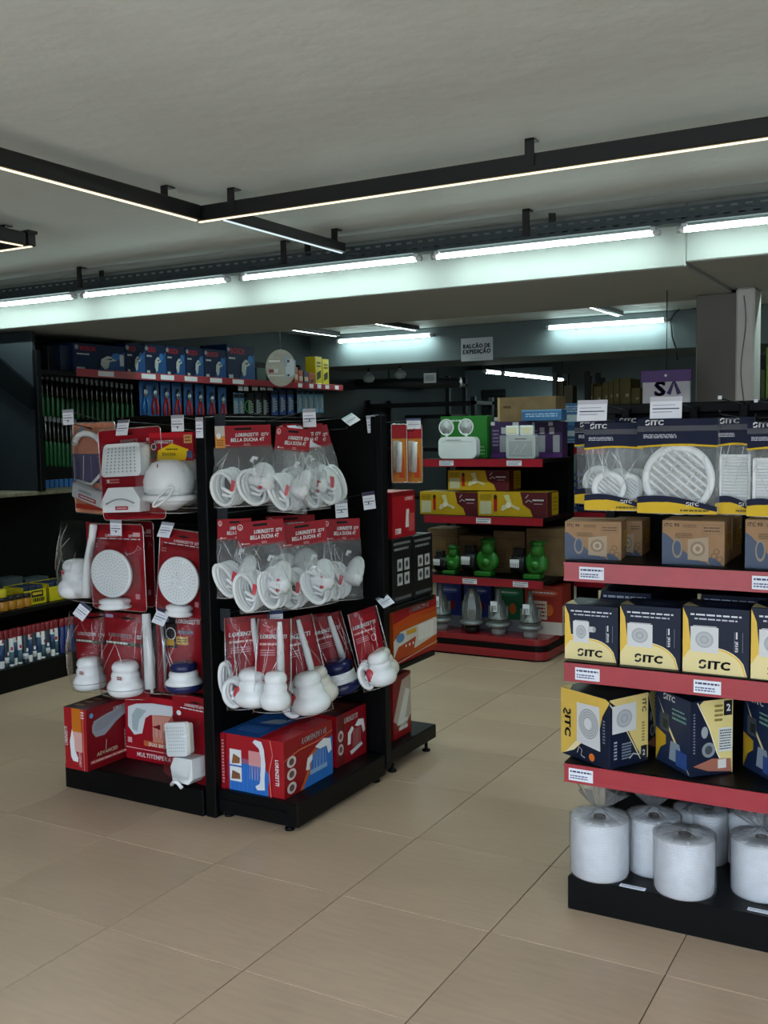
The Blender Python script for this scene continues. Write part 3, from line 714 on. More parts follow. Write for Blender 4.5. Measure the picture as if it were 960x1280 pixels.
# middle row
shower_bag('leftmost bag of the middle row of shower bags', (271, 648, 320, 747), -2.72, .85, 6, coils=1)
shower_bag('second bag from the left in the middle row, front red card reading in full', (300, 650, 368, 763), -2.62, .80, 7, roll=-.06, coils=2)
shower_bag('third bag of the middle row with large hose coil at its lower edge', (354, 652, 424, 758), -2.56, .80, 8, roll=-.10, coils=2)
shower_bag('rightmost bag of the middle row, beside the ticket on the long hook', (403, 648, 455, 750), -2.58, .75, 9, coils=1)
shower_bag('bag hidden behind in the middle row with red card peeking above', (330, 644, 400, 735), -2.78, .9, 10, coils=1)
# white bagged head behind the top row
c, w, h = fit(412, 542, 441, 602, X=-2.76, rz=.8)
t = hang('dome_head_pack', 'single white shower head with red print behind the top row of bags', 'shower head', c, .8)
m = MB(); m.box((0, .01, h*.92), (w*1.2, .003, h*.22), CARDRED, .001); m.build('header_card', t)
m = MB(); m.lathe(scaled(DOME, w*.5, h*.8), WHITE, 22, T(0, 0, 0) @ T(0, 0, h*.02)); Art(m, FF(-.02, h*.40, -w*.5), .05, .03, .002).fine(.0, .1, .95, .8, 1, '#b02030', .8); m.build('shower_head', t)
m = MB(); pillow(m, w*1.2, -.02, h*.85, w*1.25, BAG, 12); m.build('bag_film', t)
# pale bagged pack at the right end of the middle row
c, w, h = fit(432, 645, 457, 748, X=-2.66, rz=.8)
t = hang('pipe_pack', 'clear bag with white pipe pieces at the right end of the middle row', 'shower pack', c, .8)
m = MB(); m.tube([(0, 0, h*.1), (.01, 0, h*.5), (-.01, 0, h*.9)], [.03, .026, .012], WHITE, 12); m.build('shower_arm', t)
for z in (.35, .52): m = MB(); m.cyl((w*.3, -.01, h*z), (w*.62, -.01, h*(z+.03)), .014, WHITE, 10); m.build('pipe_end', t)
m = MB(); pillow(m, w*1.1, 0, h, w*.8, BAG, 15); m.build('bag_film', t)

# ---------------------------------------------------------------- bottom row: handheld showers in long clear sleeves
def sleeve(label, bx, X, rz, seed, roll=0.0, kind='bell', rods=1, card=True, red=True, tilt=0.0):
    c, w, h = fit(*bx, X=X, rz=rz); t = hang('sleeve_shower', label, 'shower pack', c, rz, None, roll, tilt)
    m = MB(); m.box((0, .012, h*.52), (w*.92, .003, h*.94), CARDRED, .001)
    a = Art(m, FF(-w*.46, h*.05, .0104), w*.92, h*.94)
    a.rect(0, .93, 1, 1, DRED); lor(a, .08, .78, .045, WH, .8); a.fine(.08, .695, .8, .73, 1, '#d9a8a8', .7); a.fine(.1, .58, .55, .66, 3, '#c98890'); a.ell(.72, .60, .10, .05, '#c98890'); a.ell(.72, .60, .07, .035, RED)
    m.build('backing_card', t)
    if kind in ('bell', 'pair'):
        m = MB(); m.lathe(scaled(BELL, w*.44, h*.40), WHITE, 22, T(w*.05, -w*.30, h*.06)); m.build('shower_head', t)
        if kind == 'pair':
            m = MB(); m.lathe(scaled(BELL, w*.36, h*.36), OFFW, 20, T(w*.40, -w*.05, h*.10) @ RY(-.15)); m.build('shower_head', t)
    elif kind == 'navy':
        hh = h*.40; r = w*.55
        for lo, hi, mm in ((0, 5, NAVYP), (5, 9, WHITE), (9, 16, NAVYP)):
            m = MB(); pr = scaled(BELL, r, hh); m.lathe(pr[lo:hi+1], mm, 22, T(0, -w*.25, h*.06)); m.build('head_cap' if mm is NAVYP else 'head_band', t)
    if rods:
        m = MB(); m.tube([(w*.22, -.01, h*.42), (w*.20, -.012, h*.60), (w*.15, -.012, h*.86), (w*.14, -.012, h*.97)], [.017, .016, .014, .010], WHITE, 12); m.build('shower_arm', t)
    if red:
        m = MB(); coil(m, -w*.28, h*.20, -w*.22, w*.20, h*.15, .011, WHITE, 3, .2, seed); m.build('hose_coil', t)
        m = MB(); m.lathe([(0, 0), (.022, .01), (.026, .035), (.018, .065), (0, .07)], mat('pink_wrap', '#b83a48', rough=.25), 12, T(-w*.28, -w*.30, h*.12)); m.build('red_sachet', t)
    m = MB(); pillow(m, w*1.06, 0, h, w*.75, BLI, seed+30, wr=.004, taper=.12); m.build('clear_sleeve', t)
    for sx in (-1, 1):
        m = MB(); m.tube([(sx*w*.53, -.01, 0), (sx*w*.5, -.012, h*.5), (sx*w*.46, -.005, h)], .0028, EDGE, 6); m.build('sleeve_edge', t)
    return t
sleeve('leftmost long sleeve of the bottom row with hose coil and white bell shower', (286, 768, 344, 884), -2.74, .75, 21, roll=-.04)
sleeve('second long sleeve of the bottom row, white bell shower and shining blue arm', (318, 772, 362, 890), -2.60, .70, 22, roll=.05, red=False)
sleeve('middle long sleeve of the bottom row with small print card and red sachet', (360, 768, 415, 893), -2.60, .75, 23, roll=-.17, kind='pair')
sleeve('long sleeve with dark blue and white shower in the bottom row', (404, 764, 452, 868), -2.62, .75, 24, roll=-.22, kind='navy', red=False)
sleeve('rightmost long sleeve of the bottom row with two white shower heads', (455, 757, 493, 858), -2.39, .95, 25, roll=-.22, kind='pair', rods=0)
sleeve('long sleeve behind the bottom row showing a white arm and dark red card', (375, 766, 420, 880), -2.76, .8, 26, roll=-.05, red=False)
m = MB(); 
c, w, h = fit(282, 826, 300, 872, X=-2.80, rz=.8)
t = hang('bagged_hose', 'white hose bundle peeping out at the far left of the bottom row', 'hose', c, .8)
m = MB(); coil(m, 0, h*.5, 0, w*.42, h*.48, .010, WHITE, 4, .1, 3); m.build('hose_coil', t)
m = MB(); pillow(m, w*1.1, 0, h*1.6, w*.7, BAG, 3); m.build('bag_film', t)

# ---------------------------------------------------------------- hanging packs on the end rack
def blister(name, label, bx, Y, rz, roll=0.0, card=CARDRED, bulge=.05, cornerr=.02, cat='shower pack', rim=True, zlo=.04, zhi=.80, tilt=0.0):
    c, w, h = fit(*bx, Y=Y, rz=rz); t = hang(name, label, cat, c, rz, None, roll, tilt)
    m = MB(); m.prism(rrect(w, h, min(cornerr, w*.2), 4, 0, h/2), .0025, card, FF(0, 0, .0))
    a = Art(m, FF(-w/2, 0, -.0026), w, h); t['_'] = 0; del t['_']
    return t, m, a, w, h
def shell(t, w, h, z0, z1, d, seed=1, x0=-.46, x1=.46, mat_=None):
    m = MB()
    def fn(u, v):
        e = min(1, 5*min(u, 1-u))**.5*min(1, 5*min(v, 1-v))**.5
        return ((x0+(x1-x0)*u)*w, -.004-d*e+noise.noise(Vector((u*4, v*5, seed)))*.004*e, h*(z0+(z1-z0)*v))
    m.grid(fn, 12, 14, mat_ or BLI); m.build('clear_blister', t)
def rim(t, w, h, r=.02):
    m = MB(); m.tube([(x, -.002, z) for x, z in rrect(w*1.01, h*1.005, r, 4, 0, h/2)], .003, EDGE, 6, closed=True); m.build('blister_edge', t)
def square_head(mb, cx, cz, w, h, y, d, skew=.12):
    pts = rrect(w, h, w*.10, 3); pts = [(x*(1-skew*(z/h))+(z*.12), z) for x, z in pts]
    mb.prism(pts, d, WHITE, FF(cx, cz, y))
    back = [(x*.9+d*.9, z*.9) for x, z in pts]
    mb.prism(back, .02, OFFW, FF(cx, cz, y+.012))
    a = Art(mb, FF(cx-w*.4, cz-h*.4, y-d-.0001), w*.8, h*.8)
    z = a.z(); mm = P('#98a3a6')
    for i in range(8):
        for j in range(8):
            x = (i+.5)/8; q = (j+.5)/8; X = (x-.5)*w*.8*(1-skew*(q-.5))+(q-.5)*h*.1+w*.4; Z = q*h*.8; r = w*.024
            mb.add([(X-r, Z, z), (X, Z-r, z), (X+r, Z, z), (X, Z+r, z)], [(0, 1, 2, 3)], mm, False, a.F)
def round_head(t, w, cx, cz, r, y, squash=1.0, swirl=False):
    m = MB(); M_ = T(cx, y, cz) @ Matrix.Scale(squash, 4, (1, 0, 0)) @ RX(PI/2)
    m.lathe([(0, -.035), (r*.45, -.035), (r*.8, -.02), (r*1.0, .0), (r*1.02, .012), (r*.98, .018), (r*.93, .016), (0, .014)], WHITE, 32, M_)
    z = .0174; mm = P('#8d989b')
    for k in range(1, 8):
        n = int(5.2*k)
        for i in range(n):
            an = 2*PI*i/n+k*.3; rr = r*.86*k/7; d = r*.024; x = rr*math.cos(an); q = rr*math.sin(an)
            m.add([(x-d, q, z), (x, q-d, z), (x+d, q, z), (x, q+d, z)], [(0, 1, 2, 3)], mm, False, M_)
    m.build('shower_head', t)
    if swirl:
        m = MB()
        for k in range(7):
            an = k*2*PI/7; m.tube([(cx+r*.12*math.cos(an), y-.0165, cz+r*.12*math.sin(an)), (cx+r*.25*math.cos(an+.4), y-.017, cz+r*.25*math.sin(an+.4)), (cx+r*.34*math.cos(an+1.0), y-.0165, cz+r*.34*math.sin(an+1.0))], .0026, mat('clear_swirl', '#f2f6f6', rough=.1), 5)
        m.build('swirl_relief', t)
    m = MB()
    r = r*squash; m.lathe([(r*.50, 0), (r*.60, .006), (r*.60, .016), (r*.52, .02), (r*.52, .026), (r*.58, .03), (r*.58, .042), (r*.4, .05)], WHITE, 24, T(cx, y+.01, .012)); m.build('neck_ring', t)

# A1 filter tap in a peach coloured blister
t, m, a, w, h = blister('water_filter_pack', 'peach coloured blister with a curved white spout, leftmost of the top row', (96, 529, 146, 642), 3.70, -.25, card=mat('peach_card', '#d08a6c', rough=.35, var=.25, vscale=14))
a.rect(0, .34, 1, .66, '#5c5a78'); a.poly([(0, .66), (.5, .66), (1, .72), (1, .95), (0, .95)], '#c98a72'); a.circ(.2, .93, .016, '#6fa8d0'); a.rect(0, .04, 1, .10, '#c4402c')
a.line([(.25, .64), (.22, .35)], .006, '#d8d0cc'); a.line([(.6, .64), (.66, .42)], .006, '#b9b0b8'); a.line([(.42, .64), (.44, .36)], .003, '#a8a0b8')
m.build('backing_card', t)
m = MB(); m.tube([(-w*.34, -.030, h*.77), (-w*.31, -.030, h*.82), (-w*.22, -.030, h*.865), (-w*.08, -.030, h*.885), (w*.08, -.030, h*.87), (w*.22, -.030, h*.83), (w*.33, -.030, h*.76), (w*.40, -.030, h*.66), (w*.43, -.030, h*.55)], .016, WHITE, 12); m.build('spout', t)
m = MB(); m.tube([(w*.44, -.02, h*.55), (0, -.02, h*.33), (-w*.36, -.02, h*.36)], .008, WHITE, 8); m.build('hose', t)
m = MB(); m.box((0, 0, 0), (w*.72, .05, h*.17), mat('pale_filter_case', '#b9bdbf', rough=.3), .008, T(.0, -.03, h*.21) @ RY(.18)); a = Art(m, T(0, -.03, h*.21) @ RY(.18) @ FF(-w*.3, -h*.06, -.0255), w*.6, h*.12); a.rect(.2, .05, .9, .4, '#8a1420'); a.fine(.25, .12, .85, .34, 1, WH); a.fine(.2, .6, .7, .85, 2, '#4a5054'); m.build('filter_body', t)
shell(t, w, h, .03, .95, .058); rim(t, w, h, .015)
# A2 two square heads
t, m, a, w, h = blister('square_shower_pack', 'red blister pack with two white square shower heads one above the other', (131, 536, 206, 649), 3.60, .0, roll=-.045)
a.rect(0, .90, 1, 1, '#8c0e1c'); lor(a, .36, .855, .028, WH, .36); a.text('127V', .78, .855, .028, WH, ital=.15, fit=.14); a.fine(.2, .825, .95, .842, 1, WH); a.fine(.08, .40, .3, .46, 2, '#dd8888'); a.circ(.12, .43, .008, WH)
a.poly([(.4, .94), (.5, .955), (.6, .94), (.5, .93)], '#101010'); m.build('backing_card', t)
m = MB(); square_head(m, -.03*w, h*.66, w*.62, h*.36, -.012, .040); m.build('shower_head', t)
m = MB(); pts = [(-w*.33, 0), (w*.26, 0), (w*.28, h*.14), (w*.18, h*.27), (-w*.22, h*.27), (-w*.33, h*.14)]
m.prism(pts, .07, WHITE, FF(0, h*.09, -.004)); m.build('shower_body', t)
m = MB(); a = Art(m, FF(-w*.13, h*.11, -.0745), w*.24, h*.05); a.rect(0, 0, 1, 1, WH); a.rect(.05, .1, .9, .9, '#b03040'); a.fine(.15, .3, .8, .7, 1, WH); m.build('rating_sticker', t)
m = MB(); m.tube([(-w*.26+i*w*.05, -.076, h*(.185+.05*math.sin(PI*i/9))) for i in range(10)], .004, GREYP, 6); m.build('body_groove', t)
shell(t, w, h, .03, .86, .085); rim(t, w, h)
# A3 large dome in a bag
def dome_pack(label, bx, Y, rz, yellow=True):
    c, w, h = fit(*bx, Y=Y, rz=rz); t = hang('dome_shower_pack', label, 'shower pack', c, rz)
    m = MB(); m.box((0, .004, h*.82), (w*.95, .003, h*.36), CARDRED, .001)
    a = Art(m, FF(-w*.475, h*.64, .0024), w*.95, h*.36)
    a.rect(0, .82, 1, 1, '#c01828'); lor(a, .12, .62, .11, WH, .42); a.ell(.10, .50, .06, .12, WH); a.ell(.10, .50, .045, .09, '#333333'); a.rect(.02, .06, .16, .36, '#3c3024')
    if yellow: a.poly([(.16, .02), (.2, .36), (.52, .62), (.9, .40), (.82, .02)], '#e2bc10'); a.fine(.38, .35, .66, .46, 1, '#4a4410'); a.text('DUCHA', .30, .18, .11, '#4a4410', fit=.44)
    a.rect(.8, .62, .98, .92, '#c9a060'); a.fine(.82, .66, .96, .88, 2, '#8c0e1c'); a.rect(.86, .1, .98, .34, '#3a4a78')
    m.build('header_card', t)
    m = MB(); r = w*.50
    m.lathe([(0, .66*h), (r*.35, .655*h), (r*.65, .61*h), (r*.9, .50*h), (r*1.0, .38*h), (r*.98, .28*h), (r*.90, .21*h)][::-1], WHITE, 28, T(0, -.02, 0), sy=.8); m.build('shower_dome', t)
    m = MB(); m.lathe([(r*.95, .13*h), (r*1.06, .14*h), (r*1.08, .17*h), (r*1.06, .205*h), (r*.92, .21*h)], WHITE, 28, T(0, -.02, 0), sy=.8); m.build('rim_band', t)
    m = MB(); m.lathe([(0, .0), (r*.25, .01*h), (r*.6, .08*h), (r*.9, .135*h)], WHITE, 28, T(0, -.02, 0), sy=.8); m.build('shower_face', t)
    m = MB(); lp = []
    for i in range(18):
        an = 2*PI*i/18; u_ = math.cos(an)*r*.55; v_ = math.sin(an)*r*.13; X_ = r*.38+u_*.80-v_*.6; Z_ = h*.20+u_*.62+v_*.8; lp.append((X_, -.02-.8*math.sqrt(max(.02, (r*1.12)**2-X_*X_))-.004, Z_))
    m.tube(lp, .0055, WHITE, 7, closed=True); m.build('latch', t)
    for k_ in range(2): m = MB(); m.lathe([(r*(1.0-.02*k_), h*(.25+.03*k_)), (r*(1.015-.02*k_), h*(.256+.03*k_)), (r*(1.0-.02*k_), h*(.262+.03*k_))], WHITE, 28, T(0, -.02, 0), sy=.8); m.build('dome_ring', t)
    m = MB(); a = Art(m, FF(-.02, h*.53, -.02-r*.60), .05, .03); a.text('L', .2, 0, .9, '#b02030'); m.build('logo', t)
    m = MB(); pillow(m, w*1.12, -.01, h*.72, w*1.0, BAG, 41); m.build('bag_film', t)
    return t
dome_pack('big white dome shower in a bag with a yellow label, by the black post', (188, 541, 244, 638), 3.60, .1)
dome_pack('white dome shower mostly hidden behind the one with the yellow label', (214, 540, 258, 632), 3.74, .1, False)
# A4 arm and double bulb hanging at far left of second row
c, w, h = fit(80, 652, 130, 748, Y=3.66, rz=-.3)
t = hang('handheld_shower_pack', 'white shower arm with a bulbous white head, leftmost of the second row', 'shower pack', c, -.3)
m = MB(); m.box((w*.28, .02, h*.5), (w*.5, .003, h), CARDRED, .001); m.build('backing_card', t)
m = MB(); m.tube([(w*.20, -.035, h*.06), (w*.21, -.035, h*.12), (w*.27, -.035, h*.5), (w*.38, -.03, h*.84), (w*.42, -.03, h*1.0)], [.026, .022, .02, .018, .018], WHITE, 14); m.build('shower_arm', t)
m = MB(); m.lathe(scaled(BELL, w*.21, h*.50), WHITE, 22, T(-w*.02, -.03, h*.02)); m.build('shower_head', t)
m = MB(); a = Art(m, FF(-w*.02-.01, h*.34, -.031-w*.165), .03, .02, .001); a.rect(0, 0, 1, 1, WH); a.rect(.05, .1, .95, .9, '#c04050'); m.build('sticker', t)
m = MB(); pillow(m, w*1.02, -.005, h, w*.5, BLI, 51, wr=.005); m.build('clear_sleeve', t)
# A5, A6 round heads
for lab, bx, Y, rz, roll, sw in (('red blister with round white shower head left of centre in the second row', (118, 655, 182, 762), 3.60, -.05, -.02, False),
                             ('red blister partly hidden behind the front round shower head pack', (150, 651, 194, 757), 3.72, .05, 0, False),
                             ('blister with tilted round shower head and clear swirl beside the black post', (196, 662, 253, 770), 3.58, .12, .10, True)):
    t, m, a, w, h = blister('round_shower_pack', lab, bx, Y, rz, roll)
    a.rect(0, .93, 1, 1, DRED); a.poly([(.35, .925), (.5, .945), (.65, .925), (.5, .91)], '#1a0a0a'); lor(a, .30, .855, .03, WH, .4); a.text('127V', .74, .855, .028, WH, ital=.1, fit=.14); a.fine(.1, .82, .95, .845, 1, WH); a.rect(.82, .86, .95, .91, '#d0a8ac'); a.fine(.05, .72, .16, .78, 2, '#d08890'); a.line([(.86, .70), (.90, .76), (.96, .72)], .003, '#d9a0a8'); a.rect(.82, .14, .9, .2, '#c98890')
    m.build('backing_card', t)
    round_head(t, w, .03*w if not sw else .08*w, h*.44, h*.275, -.045, squash=(.37 if not sw else .42)*w/(h*.275), swirl=sw)
    shell(t, w, h, .03, .84, .075); rim(t, w, h)
# A7, A8 bells on red cards, A10 navy
def bell_pack(label, bx, Y, rz, roll, rod=False, hidden=False, navy=False, seed=1, cx=.18):
    c, w, h = fit(*bx, Y=Y, rz=rz); t = hang('bell_shower_pack', label, 'shower pack', c, rz, None, roll)
    m = MB(); m.box((0, .02, h*.5), (w*.97, .003, h), CARDRED, .001)
    a = Art(m, FF(-w*.485, 0, .0184), w*.97, h)
    if navy:
        a.rect(0, .55, .38, .95, '#2a1a1e'); a.circ(.13, .91, .014, '#6fa8d0'); lor(a, .36, .87, .05, WH, .6); a.circ(.22, .73, .03, WH); a.circ(.22, .73, .025, '#2a2a30'); a.rect(.36, .60, .66, .70, '#c8a040'); a.fine(.38, .62, .64, .68, 2, '#3a2a10'); a.fine(.4, .72, .8, .80, 1, '#6a7080'); a.rect(.02, .58, .3, .66, '#c8a040')
    else:
        a.rect(0, .92, 1, 1, DRED); a.rect(.04, .93, .22, .97, '#a8a0c0'); a.poly([(.35, .94), (.5, .955), (.8, .94), (.5, .92)], '#140808'); lor(a, .10, .70, .042, WH, .58); a.text('127V', .76, .70, .042, WH, ital=.1, fit=.18); a.rect(0, .60, 1, .645, '#3a2024'); a.fine(.04, .605, .54, .64, 1, '#d8dccf', .7); a.text('4T', .62, .607, .028, '#7fae5a')
    m.build('backing_card', t)
    if navy:
        pr = scaled(BELL, w*.38, h*.38)
        for lo, hi, mm in ((0, 4, NAVYP), (4, 10, WHITE), (10, 16, NAVYP)):
            m = MB(); m.lathe(pr[lo:hi+1], mm, 24, T(w*.20, -.04, h*.05)); m.build('head_cap' if mm is NAVYP else 'head_band', t)
        m = MB(); m.tube([(-w*.36, -.01, h*.06), (-w*.36, -.012, h*.5), (-w*.40, -.01, h*.93)], [.009, .008, .008], mat('foil_tube', '#c9d2d8', rough=.15, metal=.5), 8); m.build('shower_arm', t)
    else:
        m = MB(); m.lathe(scaled(BELL, w*.31, h*.42), WHITE, 26, T(cx*w, -.045, h*.04)); m.build('shower_head', t)
        m = MB(); a = Art(m, FF(w*(cx+.04), h*.27, -.047-w*.235), .03, .016, .001); a.rect(0, 0, 1, 1, '#8c1420'); a.fine(.1, .2, .9, .8, 2, WH); m.build('sticker', t)
        m = MB(); m.lathe([(w*.3115, h*.095), (w*.3135, h*.10), (w*.3115, h*.105)], P('#9aa4a8'), 26, T(cx*w, -.045, h*.04)); m.build('band_line', t)
    m = MB(); pillow(m, w*1.06, -.004, h*1.02, w*.8, BAG, seed+60, wr=.010); m.build('bag_film', t)
    return t
bell_pack('red bag with white bell shower, leftmost of the third row', (95, 766, 134, 862), 3.68, -.15, -.06, seed=1, cx=.22)
bell_pack('red bag with white bell shower and text band in the middle of the third row', (130, 766, 183, 869), 3.60, 0, 0, seed=2)
bell_pack('bag with dark blue and white shower by the black post in the third row', (203, 766, 252, 866), 3.60, .05, -.02, navy=True, seed=3)
c, w, h = fit(180, 762, 206, 866, Y=3.58, rz=0)
t = hang('long_pipe_pack', 'long tapered white shower arm in foil sleeve in the third row', 'shower pack', c, 0)
m = MB(); m.tube([(-w*.04, -.01, h*.0), (-w*.04, -.01, h*.05), (-w*.10, -.012, h*.06), (-w*.14, -.012, h*.5), (-w*.18, -.012, h*.96)], [.008, .008, .026, .023, .020], WHITE, 16); m.build('shower_arm', t)
m = MB(); m.box((w*.3, .01, h*.5), (w*.35, .003, h*.95), CARDRED); m.build('backing_card', t)
m = MB(); pillow(m, w*.95, 0, h, w*.8, BLI, 71, wr=.008); m.build('clear_sleeve', t)

# ---------------------------------------------------------------- boxes on the two plinths
def carton(name, label, loc, size, rz, body, cat='box', group=None, flaps=True):
    w, d, h = size; t = thing(name, label, cat, loc, rz, group)
    m = MB(); m.bx((-w/2, -d/2, 0), (w/2, d/2, h), body, .0015)
    if flaps: m.bx((-w/2+.002, -.0012, h-.0002), (w/2-.002, .0012, h+.0006), DARKLINE)
    m.build('carton_body', t)
    return t
DARKLINE = mat('seam', '#2a1d18', rough=.8)
def face(t, size, side, name, fn, lift=.0004):
    w, d, h = size; m = MB()
    F, W, H = {'front': (frame((-w/2, -d/2, 0), (1, 0, 0), (0, 0, 1)), w, h), 'right': (frame((w/2, -d/2, 0), (0, 1, 0), (0, 0, 1)), d, h),
               'left': (frame((-w/2, d/2, 0), (0, -1, 0), (0, 0, 1)), d, h), 'top': (frame((-w/2, -d/2, h), (1, 0, 0), (0, 1, 0)), w, d)}[side]
    fn(Art(m, F, W, H, lift)); return m.build(name, t)
def box_from(c, xpx, ypx, toppx, z, flip=False):
    """corner pixel (near bottom edge), pixel of the far end along -X and along +Y, top pixel of the near edge -> centre, size"""
    C = atZ(*c, z); A = atZ(*xpx, z) if xpx else None; B = atZ(*ypx, z) if ypx else None
    h = atY(*toppx, C.y).z-z
    return C, (C-A).length if A else None, (B-C).length if B else None, h
REDBOX = mat('red_box_board', '#a01020', rough=.35, var=.05)
def shower_tap(a, x, y, s, c='#b9bfc4', flip=1):
    """picture of an electric shower: bulky arm with a mouth"""
    pts = [(0, .62), (.05, .78), (.35, .9), (.75, .98), (1, 1), (1, .72), (.8, .68), (.6, .52), (.42, .3), (.3, .18), (.08, .2), (.0, .4)]
    a.poly([(x+p*s[0], y+q*s[1]) for p, q in pts], c); a.poly([(x+p*s[0], y+q*s[1]) for p, q in ((.05, .42), (.3, .4), (.85, .9), (.35, .84), (.08, .72))], '#8d959c')
def water(a, x0, y0, x1, y1, n, c):
    for i in range(n): x = x0+(x1-x0)*(i+.5)/n; a.line([(x, y1), (x+(.01 if i % 2 else -.01), y0)], .002, c)
# tall narrow red box turned side-on
C, w, d, h = box_from((110, 965), (84.5, 958.5), (157, 946), (108.5, 888), .122)
d = max(d, .30); S = (w, d, h)
t = carton('shower_box', 'narrow red box with a grey shower pictured, left end of the plinth', (C.x-w/2, C.y+d/2, .122), S, 0, REDBOX)
def f(a):
    a.rect(.36, .55, .78, 1, '#c8701c'); a.rect(.36, .30, .8, .62, '#d8a8a0'); a.poly([(.28, .2), (.24, .45), (.36, .66), (.44, .5), (.46, .32), (.6, .2), (.58, .13), (.36, .14)], '#e4e8ea'); a.text('LORENZETTI', .14, .38, .06, WH, ital=.1, fit=.30, vert=True); a.text('LORENZETTI', .74, .06, .05, '#e8b8b8', fit=.24, vert=True); a.rect(.84, .0, .88, 1, '#d87860'); a.fine(.78, .84, .92, .97, 3, '#e8d8d8')
face(t, S, 'front', 'front_print', f)
def f(a):
    a.rect(0, 0, 1, 1, '#7a0b16'); lor(a, .60, .84, .07, WH, .36); shower_tap(a, .12, .42, (.88, .46), '#9aa0a8'); a.circ(.11, .88, .012, '#5f98c8'); a.text('ADVANCED', .2, .20, .055, '#c8c0a0', ital=.1, fit=.5); a.rect(.06, .10, 1, .15, '#b86a60'); a.fine(.08, .11, .98, .14, 1, '#e0c8c0'); a.line([(.42, .42), (.40, .27)], .004, '#b0b4b8'); a.rect(.82, .18, .98, .5, '#98605c'); a.fine(.83, .2, .97, .48, 5, '#c8a8a0')
face(t, S, 'right', 'side_print', f)
face(t, S, 'top', 'top_print', lambda a: (a.rect(0, 0, 1, 1, '#2a1418'), a.fine(.15, .1, .5, .9, 4, '#8a7a60'), a.rect(.6, .1, .9, .9, '#5a1a20')))
# wide red box facing front
C = atZ(158, 947, .122); e = atY(236, 958, C.y); h = atY(158, 866, C.y).z-.122; w = e.x-C.x; S = (w, .12, h)
t = carton('shower_box', 'red box with a curved white shower picture at the back of the plinth', (C.x+w/2, C.y+.06, .122), S, 0, REDBOX)
def f(a):
    a.rect(0, .17, 1, .185, '#e0a0a0'); a.text('MULTITEMPERATURAS', .18, .06, .065, '#e8d0d0', ital=.1, fit=.8); a.rect(.45, .30, .95, .75, '#d08a78'); a.rect(.3, .24, .98, .32, '#c86a40'); a.text('DUO SHOWER', .38, .25, .05, WH, ital=.1, fit=.45)
    a.poly([(.05, .50), (.06, .80), (.2, .86), (.45, .90), (.9, .90), (.92, .76), (.6, .74), (.42, .72), (.34, .66), (.28, .42), (.15, .38)], '#d6dee0'); a.poly([(.12, .46), (.2, .44), (.24, .62), (.36, .78), (.2, .8), (.12, .68)], '#a8babc'); water(a, .45, .40, .9, .72, 14, '#e8c8bc')
    a.poly([(.45, .55), (.58, .6), (.58, .52)], '#7a1018'); a.poly([(.68, .5), (.85, .44), (.82, .52)], '#7a1018'); a.rect(.05, .26, .12, .34, '#d8a8a8')
    a.rect(0, .92, 1, 1, '#b81828')
face(t, S, 'front', 'front_print', f)
# blister standing on the plinth by the post
c = atZ(236, 979, .1225); s = mpp(c); w, h = 58*s, 110*s
t = hang('square_shower_pack', 'red blister with tilted white square shower head standing on the plinth by the post', 'shower pack', (c.x-.005, c.y+.01, .1225), -.1)
m = MB(); m.prism(rrect(w, h, .012, 4, 0, h/2), .0025, CARDRED, FF(0, 0, .012)); a = Art(m, FF(-w/2, 0, .0094), w, h)
a.poly([(.5, .93), (.7, .945), (.9, .93), (.7, .915)], '#1a0808'); lor(a, .38, .875, .03, WH, .4); a.text('127V', .82, .875, .028, WH, ital=.1, fit=.14); a.fine(.25, .835, .98, .86, 1, WH); a.ell(.2, .78, .07, .03, WH); a.rect(0, .62, 1, .73, '#8c0e1c'); m.build('backing_card', t)
m = MB(); m.T = T(-w*.02, -.05, h*.54) @ RY(-.18); square_head(m, 0, 0, w*.66, h*.38, 0, .02, -.05); m.build('shower_head', t)
m = MB(); m.prism([(-w*.16, .0), (w*.30, .0), (w*.44, h*.07), (w*.44, h*.30), (-w*.10, h*.28), (-w*.22, h*.16)], .08, WHITE, FF(0, h*.05, .01)); m.build('shower_body', t)
m = MB(); m.tube([(-w*.10, -.09, h*.03), (0, -.095, h*.075), (w*.10, -.095, h*.08), (w*.22, -.09, h*.02)], .009, WHITE, 8); m.build('wall_clip', t)
shell(t, w, h, .02, .76, .10, 5)
# big red and blue box, front of the receding plinth
C, w, d, h = box_from((355.8, 999.7), (279, 984), (419, 966.7), (353, 928), .128)
S = (w, d, h); t = carton('shower_box', 'large red and blue box with a white shower, front of the receding plinth', (C.x-w/2, C.y+d/2, .1283), S, 0, REDBOX)
def f(a):
    a.poly([(.12, 0), (.75, 0), (.74, .15), (.78, .35), (.70, .5), (.12, .52)], '#2a6cc0'); a.poly([(.12, .52), (.70, .5), (.72, .56), (.12, .62)], '#9a5a78')
    for i in range(9): a.line([(.14+.07*i, .02), (.14+.07*i, .42)], .0015, '#4f8ad6')
    a.rect(.14, .46, .33, .74, WH); a.rect(.14, .17, .33, .43, WH); a.poly([(.17, .48), (.3, .5), (.31, .6), (.2, .66)], '#8a5a38'); a.poly([(.16, .2), (.31, .22), (.3, .32), (.18, .36)], '#7a5236')
    a.rect(.45, .5, .66, .76, '#d09090'); a.poly([(.52, .92), (.56, .97), (.66, .95), (.70, .82), (.72, .55), (.70, .3), (.70, .1), (.58, .08), (.55, .14), (.62, .2), (.64, .42), (.65, .66), (.62, .82)], '#d4dce2'); water(a, .46, .25, .64, .55, 8, '#b8a8c0')
    a.line([(.80, 1), (.84, .75), (.78, .45), (.80, 0)], .006, '#d86a60'); a.text('LORENZETTI', .88, .68, .07, WH, ital=.1, fit=.45, vert=2); a.rect(0, 0, .08, 1, '#8c0e1c'); a.fine(.02, .1, .06, .9, 14, '#d8a0a0')
